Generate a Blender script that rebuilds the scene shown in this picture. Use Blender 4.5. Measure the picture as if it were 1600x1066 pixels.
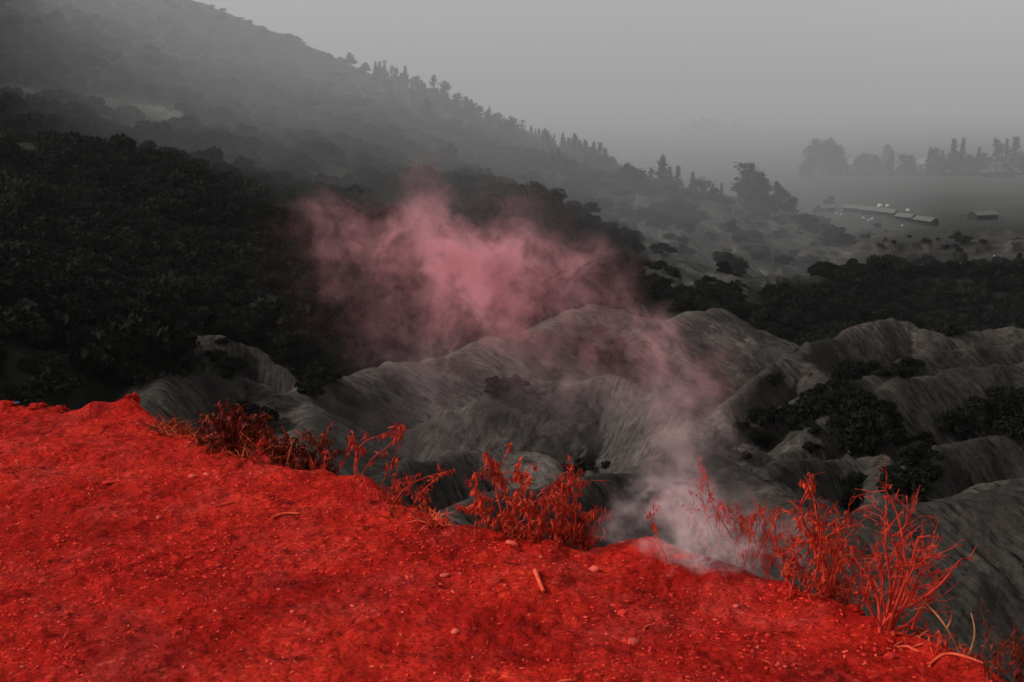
import bpy, bmesh, math, random
import numpy as np
from mathutils import Vector, Matrix

# ------------------------------------------------------------------ camera, sky, sun, exposure
for o in list(bpy.data.objects):
    bpy.data.objects.remove(o, do_unlink=True)
SC = bpy.context.scene
COL = SC.collection
EYE = 1.7                       # eye height above the soil, metres
LENS = 45.0
PITCH = math.atan(393.0 / 2000.0)
cam_data = bpy.data.cameras.new('camera')
cam_data.lens = LENS
cam_data.sensor_width = 36.0
cam_data.clip_start = 0.05
cam_data.clip_end = 12000.0
cam_data.dof.use_dof = True
cam_data.dof.focus_distance = 5.4
cam_data.dof.aperture_fstop = 14.0
cam = bpy.data.objects.new('camera', cam_data)
cam.location = (0, 0, EYE)
cam.rotation_euler = (math.pi / 2 - PITCH, 0, 0)
COL.objects.link(cam)
SC.camera = cam

SUN_EL, SUN_AZ = math.radians(36), math.radians(-96)    # behind cloud, off to the left
world = bpy.data.worlds.new('World')
SC.world = world
world.use_nodes = True
wn, wl = world.node_tree.nodes, world.node_tree.links
wn.clear()
sky = wn.new('ShaderNodeTexSky')
sky.sky_type = 'NISHITA'
sky.sun_disc = False
sky.sun_elevation = SUN_EL
sky.sun_rotation = SUN_AZ
sky.altitude = 2000
sky.air_density = 1.0
sky.dust_density = 6.0
sky.ozone_density = 1.0
hs = wn.new('ShaderNodeHueSaturation')
hs.inputs['Saturation'].default_value = 0.10
bg = wn.new('ShaderNodeBackground')
bg.inputs['Strength'].default_value = 0.080
wo = wn.new('ShaderNodeOutputWorld')
wl.new(sky.outputs[0], hs.inputs['Color'])
wl.new(hs.outputs[0], bg.inputs['Color'])
wl.new(bg.outputs[0], wo.inputs['Surface'])

sun_data = bpy.data.lights.new('sun', 'SUN')
sun_data.energy = 1.5
sun_data.angle = math.radians(10)
sun_data.color = (1.0, 0.97, 0.93)
sun = bpy.data.objects.new('sun', sun_data)
sd = Vector((math.sin(SUN_AZ) * math.cos(SUN_EL), math.cos(SUN_AZ) * math.cos(SUN_EL), math.sin(SUN_EL)))
sun.rotation_euler = (-sd).to_track_quat('-Z', 'Y').to_euler()
sun.location = (0, 0, 60)
COL.objects.link(sun)

SC.view_settings.view_transform = 'Standard'
SC.view_settings.look = 'None'
SC.view_settings.gamma = 1.0
SC.view_settings.use_curve_mapping = False
SC.view_settings.exposure = 0.58
SC.cycles.use_denoising = True
SC.cycles.max_bounces = 6
SC.cycles.diffuse_bounces = 2
SC.cycles.glossy_bounces = 2
SC.cycles.transmission_bounces = 3
SC.cycles.transparent_max_bounces = 8
SC.cycles.volume_bounces = 3
SC.cycles.volume_step_rate = 1.0
SC.cycles.volume_max_steps = 256
HAZE_DENSITY = 0.00008
FOG_DENSITY = 0.00104

# ------------------------------------------------------------------ helpers
F = 2000.0                      # focal length in pixels of a 1600 px wide picture
CP, SP = math.cos(PITCH), math.sin(PITCH)

def ray(px, py):
    u, v = (px - 800.0) / F, (533.0 - py) / F
    return u, CP + v * SP, -SP + v * CP

def pt(px, py, Y):
    """the place Y metres ahead that the photograph shows at this pixel"""
    a, b, c = ray(px, py)
    t = Y / b
    return (a * t, Y, EYE + c * t)

def on_level(px, py, z=0.0):
    a, b, c = ray(px, py)
    t = (z - EYE) / c
    return (a * t, b * t, z)

def tag(o, label=None, cat=None, group=None, kind=None):
    if label: o['label'] = label
    if cat: o['category'] = cat
    if group: o['group'] = group
    if kind: o['kind'] = kind
    return o

def link(o, parent=None):
    COL.objects.link(o)
    if parent is not None:
        o.parent = parent
    return o

def empty(name, loc=(0, 0, 0), rz=0.0, scale=1.0):
    o = bpy.data.objects.new(name, None)
    o.empty_display_size = 0.1
    o.location = loc
    o.rotation_euler = (0, 0, rz)
    o.scale = (scale,) * 3 if not hasattr(scale, '__len__') else scale
    return link(o)

def np_mesh(name, verts, faces, mat=None, smooth=True, uv=None, mats=None, mat_idx=None):
    """verts (n,3), faces (m,3) or (m,4) numpy arrays"""
    verts = np.ascontiguousarray(verts, dtype=np.float32)
    faces = np.ascontiguousarray(faces, dtype=np.int32)
    k = faces.shape[1]
    me = bpy.data.meshes.new(name)
    me.vertices.add(len(verts))
    me.vertices.foreach_set('co', verts.ravel())
    me.loops.add(faces.size)
    me.loops.foreach_set('vertex_index', faces.ravel())
    me.polygons.add(len(faces))
    me.polygons.foreach_set('loop_start', np.arange(0, faces.size, k, dtype=np.int32))
    me.polygons.foreach_set('use_smooth', np.full(len(faces), smooth, dtype=bool))
    if mat is not None:
        me.materials.append(mat)
    if mats is not None:
        for m in mats: me.materials.append(m)
        me.polygons.foreach_set('material_index', np.asarray(mat_idx, dtype=np.int32))
    me.update(calc_edges=True)
    if uv is not None:
        l = me.uv_layers.new(name='UVMap')
        l.data.foreach_set('uv', np.ascontiguousarray(uv[faces.ravel()], dtype=np.float32).ravel())
    me.validate()
    return me

# ---- vectorised noise
def _hash(ix, iy, seed):
    h = (ix.astype(np.int64) * 374761393 + iy.astype(np.int64) * 668265263 + seed * 1274126177) & 0xFFFFFFFF
    h = ((h ^ (h >> 13)) * 1274126177) & 0xFFFFFFFF
    h = (h ^ (h >> 16)) & 0xFFFFFFFF
    return h.astype(np.float64) / 4294967295.0

def vnoise(x, y, seed=0):
    x = np.asarray(x, dtype=np.float64); y = np.asarray(y, dtype=np.float64)
    ix, iy = np.floor(x), np.floor(y)
    fx, fy = x - ix, y - iy
    fx = fx * fx * fx * (fx * (fx * 6 - 15) + 10); fy = fy * fy * fy * (fy * (fy * 6 - 15) + 10)
    ix = ix.astype(np.int64); iy = iy.astype(np.int64)
    a = _hash(ix, iy, seed); b = _hash(ix + 1, iy, seed)
    c = _hash(ix, iy + 1, seed); d = _hash(ix + 1, iy + 1, seed)
    return (a + (b - a) * fx) * (1 - fy) + (c + (d - c) * fx) * fy      # 0..1

def fbm(x, y, octaves=4, seed=0, gain=0.5, lac=2.03):
    s, amp, tot = 0.0, 1.0, 0.0
    for k in range(octaves):
        s = s + amp * (vnoise(x, y, seed + k * 17) * 2 - 1)
        tot += amp
        amp *= gain
        x = x * lac + 13.7; y = y * lac - 7.3
    return s / tot                                                      # -1..1

def ridged(x, y, octaves=3, seed=0):
    s, amp, tot = 0.0, 1.0, 0.0
    for k in range(octaves):
        s = s + amp * (1 - np.abs(vnoise(x, y, seed + k * 29) * 2 - 1))
        tot += amp; amp *= 0.5
        x = x * 2.1 + 5.1; y = y * 2.1 + 9.2
    return s / tot                                                      # 0..1

def sstep(a, b, x):
    t = np.clip((x - a) / (b - a), 0, 1)
    return t * t * (3 - 2 * t)

# ------------------------------------------------------------------ materials
def new_mat(name):
    m = bpy.data.materials.new(name)
    m.use_nodes = True
    nt = m.node_tree
    b = nt.nodes['Principled BSDF']
    b.inputs['Roughness'].default_value = 0.9
    b.inputs['Specular IOR Level'].default_value = 0.15
    return m, nt.nodes, nt.links, b

def nd(nodes, kind, **kw):
    n = nodes.new(kind)
    for k, v in kw.items():
        if k in n.inputs: n.inputs[k].default_value = v
        else: setattr(n, k, v)
    return n

def ramp(nodes, stops):
    r = nodes.new('ShaderNodeValToRGB')
    e = r.color_ramp.elements
    while len(e) < len(stops): e.new(0.5)
    for el, (p, c) in zip(e, stops):
        el.position = p
        el.color = (*c, 1) if len(c) == 3 else c
    return r

def simple_mat(name, c0, c1, scale=6.0, rough=0.9, bump=0.0, detail=5.0, coords='Object', per_object=0.0, transl=0.0):
    """two colours mottled by noise, optional per-object value shift"""
    m, N, L, b = new_mat(name)
    tc = N.new('ShaderNodeTexCoord')
    nz = nd(N, 'ShaderNodeTexNoise', Scale=scale, Detail=detail, Roughness=0.6)
    L.new(tc.outputs[coords], nz.inputs['Vector'])
    r = ramp(N, [(0.3, c0), (0.7, c1)])
    L.new(nz.outputs['Fac'], r.inputs['Fac'])
    out = r.outputs['Color']
    if per_object:
        oi = N.new('ShaderNodeObjectInfo')
        mr = nd(N, 'ShaderNodeMapRange')
        mr.inputs['To Min'].default_value = 1 - per_object
        mr.inputs['To Max'].default_value = 1 + per_object
        L.new(oi.outputs['Random'], mr.inputs['Value'])
        h = N.new('ShaderNodeHueSaturation')
        L.new(mr.outputs[0], h.inputs['Value'])
        L.new(out, h.inputs['Color'])
        out = h.outputs['Color']
    L.new(out, b.inputs['Base Color'])
    b.inputs['Roughness'].default_value = rough
    if bump:
        bp = nd(N, 'ShaderNodeBump', Strength=bump, Distance=0.02)
        L.new(nz.outputs['Fac'], bp.inputs['Height'])
        L.new(bp.outputs[0], b.inputs['Normal'])
    return m

def soil_material():
    m, N, L, b = new_mat('red_soil')  # the red light falling on the soil is put into its colours
    tc = N.new('ShaderNodeNewGeometry')
    P = tc.outputs['Position']
    big = nd(N, 'ShaderNodeTexNoise', Scale=1.1, Detail=7.0, Roughness=0.65, Distortion=0.4)
    mid = nd(N, 'ShaderNodeTexNoise', Scale=7.0, Detail=8.0, Roughness=0.72, Distortion=0.5)
    dust = nd(N, 'ShaderNodeTexNoise', Scale=2.6, Detail=6.0, Roughness=0.6)
    vor = nd(N, 'ShaderNodeTexVoronoi', Scale=62.0, Randomness=1.0)
    vo2 = nd(N, 'ShaderNodeTexVoronoi', Scale=24.0, Randomness=1.0)
    mp = nd(N, 'ShaderNodeMapping'); mp.inputs['Location'].default_value = (31.0, 17.0, 5.0)
    L.new(P, mp.inputs['Vector'])
    for n in (big, mid, vor): L.new(P, n.inputs['Vector'])
    for n in (dust, vo2): L.new(mp.outputs[0], n.inputs['Vector'])
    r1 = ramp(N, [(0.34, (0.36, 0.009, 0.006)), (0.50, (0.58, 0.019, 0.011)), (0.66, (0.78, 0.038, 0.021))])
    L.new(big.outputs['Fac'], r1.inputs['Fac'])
    # a film of paler dust in drifts
    rd = ramp(N, [(0.50, (0, 0, 0)), (0.70, (0.5, 0.5, 0.5))])
    L.new(dust.outputs['Fac'], rd.inputs['Fac'])
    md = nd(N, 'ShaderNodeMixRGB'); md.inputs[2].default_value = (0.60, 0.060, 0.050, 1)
    L.new(rd.outputs[0], md.inputs[0]); L.new(r1.outputs[0], md.inputs[1])
    r2 = ramp(N, [(0.34, (0.30, 0.26, 0.26)), (0.46, (0.85, 0.85, 0.85)), (0.56, (1.0, 1.0, 1.0)), (0.70, (1.30, 1.9, 1.7))])
    L.new(mid.outputs['Fac'], r2.inputs['Fac'])
    mx = nd(N, 'ShaderNodeMixRGB', blend_type='MULTIPLY', Fac=0.9)
    L.new(md.outputs[0], mx.inputs[1]); L.new(r2.outputs[0], mx.inputs[2])
    # each crumb its own tone
    sp = N.new('ShaderNodeSeparateColor'); L.new(vor.outputs['Color'], sp.inputs[0])
    r3 = ramp(N, [(0.0, (0.74, 0.70, 0.70)), (0.6, (1.0, 1.0, 1.0)), (0.93, (1.05, 1.1, 1.1)), (1.0, (1.35, 3.0, 2.6))])
    L.new(sp.outputs[0], r3.inputs['Fac'])
    mx2 = nd(N, 'ShaderNodeMixRGB', blend_type='MULTIPLY', Fac=0.85)
    L.new(mx.outputs[0], mx2.inputs[1]); L.new(r3.outputs[0], mx2.inputs[2])
    L.new(mx2.outputs[0], b.inputs['Base Color'])
    b.inputs['Roughness'].default_value = 1.0
    b.inputs['Specular IOR Level'].default_value = 0.05
    b1 = nd(N, 'ShaderNodeBump', Strength=0.9, Distance=0.060); L.new(mid.outputs['Fac'], b1.inputs['Height'])
    b2 = nd(N, 'ShaderNodeBump', Strength=0.7, Distance=0.020, invert=True); L.new(vo2.outputs['Distance'], b2.inputs['Height']); L.new(b1.outputs[0], b2.inputs['Normal'])
    b3 = nd(N, 'ShaderNodeBump', Strength=0.55, Distance=0.008, invert=True); L.new(vor.outputs['Distance'], b3.inputs['Height']); L.new(b2.outputs[0], b3.inputs['Normal'])
    L.new(b3.outputs[0], b.inputs['Normal'])
    return m

def ash_material(name, dark, mid_, pale, rill=1.0):
    """eroded volcanic ash; the UV map runs along (u) and down (v) each ridge so rills follow the fall of the slope"""
    m, N, L, b = new_mat(name)
    tc = N.new('ShaderNodeTexCoord')
    uvm = N.new('ShaderNodeUVMap'); uvm.uv_map = 'UVMap'
    mp = nd(N, 'ShaderNodeMapping'); mp.inputs['Scale'].default_value = (1.5, 0.26, 1.0)
    L.new(uvm.outputs[0], mp.inputs['Vector'])
    # slant and wobble the rills a little
    wb = nd(N, 'ShaderNodeTexNoise', Scale=0.35, Detail=3.0)
    L.new(tc.outputs['Object'], wb.inputs['Vector'])
    wv = nd(N, 'ShaderNodeVectorMath', operation='SCALE'); wv.inputs['Scale'].default_value = 0.7
    L.new(wb.outputs['Color'], wv.inputs[0])
    av = nd(N, 'ShaderNodeVectorMath', operation='ADD')
    L.new(mp.outputs[0], av.inputs[0]); L.new(wv.outputs[0], av.inputs[1])
    st = nd(N, 'ShaderNodeTexNoise', Scale=2.4, Detail=8.0, Roughness=0.75)
    L.new(av.outputs[0], st.inputs['Vector'])
    big = nd(N, 'ShaderNodeTexNoise', Scale=0.11, Detail=5.0, Roughness=0.6)
    fin = nd(N, 'ShaderNodeTexNoise', Scale=1.6, Detail=9.0, Roughness=0.72)
    L.new(tc.outputs['Object'], big.inputs['Vector']); L.new(tc.outputs['Object'], fin.inputs['Vector'])
    r1 = ramp(N, [(0.34, dark), (0.52, mid_), (0.70, pale)])
    L.new(big.outputs['Fac'], r1.inputs['Fac'])
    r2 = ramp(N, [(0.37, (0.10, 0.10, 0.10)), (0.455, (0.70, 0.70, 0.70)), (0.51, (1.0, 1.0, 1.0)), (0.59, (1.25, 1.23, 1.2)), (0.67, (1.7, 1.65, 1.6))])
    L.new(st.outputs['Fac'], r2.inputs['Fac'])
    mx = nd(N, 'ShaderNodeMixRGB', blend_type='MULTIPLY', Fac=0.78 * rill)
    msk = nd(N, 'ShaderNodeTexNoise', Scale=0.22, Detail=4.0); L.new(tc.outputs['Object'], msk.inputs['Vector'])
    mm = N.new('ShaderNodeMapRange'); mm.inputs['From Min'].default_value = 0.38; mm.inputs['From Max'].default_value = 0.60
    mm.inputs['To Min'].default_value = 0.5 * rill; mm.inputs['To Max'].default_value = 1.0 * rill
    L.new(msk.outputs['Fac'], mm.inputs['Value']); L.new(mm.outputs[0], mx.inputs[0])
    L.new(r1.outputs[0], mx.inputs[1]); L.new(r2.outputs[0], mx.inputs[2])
    r3 = ramp(N, [(0.34, (0.45, 0.44, 0.44)), (0.50, (0.95, 0.95, 0.95)), (0.68, (1.45, 1.42, 1.38))])
    L.new(fin.outputs['Fac'], r3.inputs['Fac'])
    mx2 = nd(N, 'ShaderNodeMixRGB', blend_type='MULTIPLY', Fac=0.8)
    L.new(mx.outputs[0], mx2.inputs[1]); L.new(r3.outputs[0], mx2.inputs[2])
    L.new(mx2.outputs[0], b.inputs['Base Color'])
    b.inputs['Roughness'].default_value = 1.0
    b.inputs['Specular IOR Level'].default_value = 0.05
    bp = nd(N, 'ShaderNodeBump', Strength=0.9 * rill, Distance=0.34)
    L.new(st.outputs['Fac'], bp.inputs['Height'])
    bp2 = nd(N, 'ShaderNodeBump', Strength=0.9, Distance=0.5)
    L.new(fin.outputs['Fac'], bp2.inputs['Height']); L.new(bp.outputs[0], bp2.inputs['Normal'])
    L.new(bp2.outputs[0], b.inputs['Normal'])
    return m

M = {}
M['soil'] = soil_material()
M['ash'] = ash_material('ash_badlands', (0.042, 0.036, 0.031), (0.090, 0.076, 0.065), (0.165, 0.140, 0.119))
M['ash_massif'] = ash_material('ash_massif', (0.064, 0.054, 0.048), (0.138, 0.117, 0.102), (0.245, 0.208, 0.180))  # lighter copy of the ash: brighter light at mid-view put into its colour
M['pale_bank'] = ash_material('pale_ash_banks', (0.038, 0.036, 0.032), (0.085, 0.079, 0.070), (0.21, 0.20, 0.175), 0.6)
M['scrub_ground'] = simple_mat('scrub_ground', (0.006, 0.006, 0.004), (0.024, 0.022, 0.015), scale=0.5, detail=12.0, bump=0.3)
M['sand'] = simple_mat('ash_sand_plain', (0.028, 0.027, 0.024), (0.062, 0.058, 0.051), scale=0.012, detail=9.0)

# ------------------------------------------------------------------ the lie of the land
def tps_fit(pts):
    P = np.array([(p[0], p[1]) for p in pts]); z = np.array([p[2] for p in pts]); n = len(P)
    S = 200.0; P = P / S
    d = np.linalg.norm(P[:, None] - P[None], axis=2)
    K = np.where(d > 0, d * d * np.log(np.maximum(d, 1e-12)), 0) + np.eye(n) * 2e-3
    A = np.zeros((n + 3, n + 3)); A[:n, :n] = K
    A[:n, n] = 1; A[:n, n + 1:] = P; A[n, :n] = 1; A[n + 1:, :n] = P.T
    w = np.linalg.solve(A, np.concatenate([z, np.zeros(3)]))
    def f(x, y):
        x = x / S; y = y / S
        out = w[n] + w[n + 1] * x + w[n + 2] * y
        for i in range(n):
            r2 = (x - P[i, 0]) ** 2 + (y - P[i, 1]) ** 2
            out = out + w[i] * 0.5 * r2 * np.log(np.maximum(r2, 1e-20))
        return out
    return f

PLAIN = -78.0
CTRL = [pt(*a) for a in [
    (-250, -140, 520), (0, 0, 560), (0, 100, 430), (0, 180, 330), (0, 238, 235), (150, 0, 820), (310, 8, 1000),
    (150, 100, 560), (150, 172, 420), (300, 100, 720), (300, 195, 440), (300, 268, 265), (420, 56, 1000), (420, 195, 540),
    (420, 315, 235), (540, 112, 1000), (540, 195, 640), (540, 290, 340), (540, 375, 225), (680, 164, 980), (680, 245, 570),
    (680, 325, 335), (680, 415, 215), (830, 222, 950), (830, 268, 610), (830, 345, 365), (830, 435, 225), (960, 266, 920),
    (960, 300, 630), (960, 380, 355), (960, 450, 235), (1060, 296, 880), (1060, 330, 630), (1060, 400, 400), (1060, 475, 220),
    (1150, 322, 850), (1150, 368, 570), (1150, 430, 355), (1250, 338, 830), (1250, 385, 625), (1250, 432, 400),
    (0, 330, 172), (0, 425, 122), (0, 520, 78), (150, 330, 182), (150, 430, 132), (150, 540, 92), (300, 395, 168), (300, 480, 132),
    (420, 435, 162), (420, 520, 126), (560, 465, 168), (560, 545, 132), (700, 505, 165), (-300, 430, 90), (-300, 200, 260),
]]
CTRL += [(-60, 40, -17), (-30, 45, -24), (-20, 75, -36), (0, 60, -33), (20, 90, -38), (0, 120, -38), (30, 130, -40), (50, 100, -37),
         (25, 60, -31), (60, 60, -30), (0, 30, -22), (-25, 20, -14), (30, 30, -20), (80, 170, -48), (20, 175, -44), (120, 240, -58),
         (60, 280, -58), (120, 420, -80), (220, 420, -80), (220, 240, -60), (100, 160, -44), (150, 560, -84), (300, 700, -92),
         (200, 900, -92), (500, 1200, -92), (-100, 1200, -85), (-350, 1250, 0), (100, 1250, -86), (600, 600, -88), (600, 2500, -92),
         (0, 3500, -92), (-1200, 1500, 40), (-600, 600, 90), (-300, 150, 15), (-120, 20, -8), (120, 30, -20), (-400, -200, 20),
         (400, 0, -40), (400, -400, -20), (0, -300, 10), (0, -30, 0), (-60, -20, 2), (60, -20, -8), (-1800, 3800, -60), (-1800, 0, 60),
         (1800, 0, -92), (0, -1800, 60), (1800, 2500, -92)]
macro = tps_fit(CTRL)

# crest lines of the eroded ridges: (slope, crest roundness, reach, [(px, py, metres ahead) ...])
RIDGES = [
    (0.54, 0.9, 55, [(396, 672, 78), (440, 638, 82), (500, 594, 88), (560, 583, 92), (640, 570, 98), (720, 549, 106), (800, 526, 115), (870, 505, 125), (905, 486, 132), (935, 480, 135), (965, 488, 136), (1020, 508, 142), (1060, 497, 150), (1112, 480, 160), (1145, 497, 166)]),
    (0.60, 0.5, 25, [(500, 594, 88), (470, 640, 80), (452, 690, 72)]),
    (0.62, 0.8, 40, [(700, 640, 84), (780, 622, 86), (850, 597, 91), (905, 592, 94), (955, 586, 96), (1000, 612, 92), (1060, 655, 84), (1110, 695, 76), (1145, 728, 70)]),
    (1.0, 0.7, 20, [(590, 745, 53), (640, 717, 56), (700, 706, 58), (760, 694, 60), (830, 699, 61), (880, 738, 57)]),
    (0.62, 0.7, 30, [(700, 800, 40), (780, 770, 44), (880, 752, 48), (960, 745, 50), (1010, 735, 53), (1060, 712, 56), (1100, 703, 58), (1148, 722, 56), (1200, 765, 52), (1330, 812, 46), (1450, 795, 47), (1600, 765, 49), (1800, 740, 50)]),
    (1.1, 0.8, 22, [(225, 640, 72), (262, 602, 78), (330, 594, 82), (366, 587, 84), (400, 600, 84), (455, 622, 81)]),
    (2.2, 0.5, 12, [(250, 528, 103), (290, 524, 104), (335, 533, 104), (390, 540, 105), (430, 560, 103), (468, 592, 100)]),
    (1.6, 0.5, 10, [(395, 456, 152), (418, 480, 146), (436, 504, 142)]),
    (1.05, 0.9, 30, [(1128, 690, 100), (1160, 640, 108), (1205, 585, 118), (1260, 545, 138), (1310, 521, 145), (1405, 493, 150), (1450, 521, 148), (1500, 523, 150), (1560, 518, 152), (1640, 512, 152), (1800, 500, 155)]),
    (1.15, 0.8, 18, [(1135, 640, 105), (1170, 600, 111), (1212, 562, 116), (1262, 566, 116), (1300, 590, 112)]),
    (1.0, 0.9, 22, [(1190, 650, 98), (1300, 605, 112), (1400, 575, 122), (1480, 548, 130), (1600, 530, 136)]),
    (1.05, 0.9, 24, [(1240, 690, 85), (1330, 622, 95), (1400, 603, 99), (1480, 580, 103), (1600, 560, 106), (1800, 545, 108)]),
    (1.35, 0.8, 16, [(1180, 745, 66), (1250, 722, 70), (1320, 718, 72), (1392, 722, 72), (1402, 745, 69)]),
    (1.2, 0.8, 16, [(1225, 700, 78), (1290, 668, 82), (1340, 650, 84), (1370, 690, 78)]),
    (1.2, 0.9, 18, [(1430, 712, 72), (1500, 692, 75), (1560, 686, 76), (1640, 680, 77), (1800, 670, 78)]),
    (1.1, 0.9, 18, [(1400, 800, 52), (1470, 775, 55), (1540, 752, 58), (1610, 750, 58), (1800, 740, 58)]),
    (1.1, 0.8, 30, [(1158, 468, 238), (1165, 440, 262), (1185, 434, 266), (1262, 428, 274)]),
    (0.35, 2.0, 70, [(1085, 470, 230), (1200, 455, 260), (1300, 428, 300), (1400, 420, 325), (1480, 430, 325), (1600, 436, 315), (1800, 430, 320)]),
    (1.3, 1.0, 16, [(148, 152, 432), (200, 157, 430), (242, 162, 428), (284, 176, 425)]),
    (1.3, 1.0, 16, [(-30, 128, 470), (30, 133, 465), (78, 146, 455)]),
    (1.3, 0.7, 12, [(-30, 252, 224), (20, 238, 226), (48, 232, 228)]),
    (0.9, 2.0, 26, [(1140, 378, 672), (1200, 374, 684), (1300, 364, 712), (1392, 355, 742)]),
    (0.5, 3.0, 40, [(1352, 396, 624), (1420, 384, 655), (1480, 377, 676), (1560, 384, 655)]),
    (0.5, 3.0, 40, [(1500, 414, 584), (1570, 400, 615), (1660, 394, 628)]),
    (0.8, 1.5, 30, [(1010, 412, 380), (1045, 380, 440), (1080, 350, 540), (1120, 340, 600)]),
    (0.8, 1.5, 30, [(1000, 335, 590), (1060, 322, 640), (1110, 318, 680)]),
    (0.8, 1.5, 30, [(1090, 438, 330), (1130, 415, 390), (1150, 395, 450)]),
    (0.22, 3.0, 90, [(-60, 232, 222), (48, 236, 226), (150, 252, 230), (270, 272, 236), (400, 318, 232), (490, 348, 226), (600, 420, 205)]),
    (0.5, 1.2, 30, [(-60, 525, 76), (0, 530, 76), (100, 560, 78), (190, 600, 79), (245, 628, 77)]),
]
def chaikin(P, n=2):
    P = [np.array(p) for p in P]
    for _ in range(n):
        Q = [P[0]]
        for a, b in zip(P[:-1], P[1:]): Q += [a * 0.75 + b * 0.25, a * 0.25 + b * 0.75]
        P = Q + [P[-1]]
    return P
RIDGE_W = [chaikin([pt(*p) for p in r[3]]) for r in RIDGES]
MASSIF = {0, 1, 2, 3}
PALE = {16, 18, 19, 20, 21, 22, 23, 24, 25, 26}
BARE = set(range(len(RIDGES))) - {17, 27, 28}

# rim of the red-lit soil shelf, traced on the level of the soil and carried on outside the view
RIM_PX = [(0, 642), (40, 648), (90, 646), (130, 648), (160, 645), (205, 641), (240, 660), (300, 688), (345, 708), (400, 726), (440, 734), (500, 742), (560, 754), (610, 791), (680, 822),
          (740, 832), (800, 851), (870, 863), (930, 869), (1000, 860), (1060, 871), (1130, 886), (1200, 908), (1230, 932), (1300, 957),
          (1380, 988), (1450, 1022), (1530, 1062), (1600, 1092)]
RIM = [on_level(*p)[:2] for p in RIM_PX]
RIM = [(-40, 18), (-12, 10.5), (-5, 7.6)] + RIM + [(3.4, 2.0), (8, -3), (30, -30)]
RIM = np.array(RIM)

SOIL_LUMPS = [(203, 645, 0.06, 0.034), (178, 647, 0.09, 0.014), (142, 648, 0.07, 0.020), (70, 650, 0.10, 0.022), (15, 648, 0.10, 0.020), (412, 728, 0.06, 0.060), (470, 750, 0.13, 0.028),
              (1010, 866, 0.12, 0.014), (540, 760, 0.14, 0.02), (820, 866, 0.12, 0.015), (640, 815, 0.12, 0.012), (930, 880, 0.12, -0.02), (1080, 885, 0.16, 0.02)]

def poly_dist(x, y, P):
    """distance to a polyline, arc length at the nearest point, height-parameter index, side"""
    best = np.full(x.shape, 1e18); s_at = np.zeros(x.shape); seg_i = np.zeros(x.shape, dtype=np.int32); seg_t = np.zeros(x.shape); side = np.zeros(x.shape)
    acc = 0.0
    for i in range(len(P) - 1):
        ax, ay = P[i][0], P[i][1]; bx, by = P[i + 1][0] - ax, P[i + 1][1] - ay
        L2 = bx * bx + by * by; Ls = math.sqrt(L2)
        t = np.clip(((x - ax) * bx + (y - ay) * by) / L2, 0, 1)
        dx, dy = x - ax - t * bx, y - ay - t * by
        d2 = dx * dx + dy * dy
        m = d2 < best
        best = np.where(m, d2, best); s_at = np.where(m, acc + t * Ls, s_at)
        seg_i = np.where(m, i, seg_i); seg_t = np.where(m, t, seg_t)
        side = np.where(m, np.sign(bx * dy - by * dx), side)
        acc += Ls
    return np.sqrt(best), s_at, seg_i, seg_t, side

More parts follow.
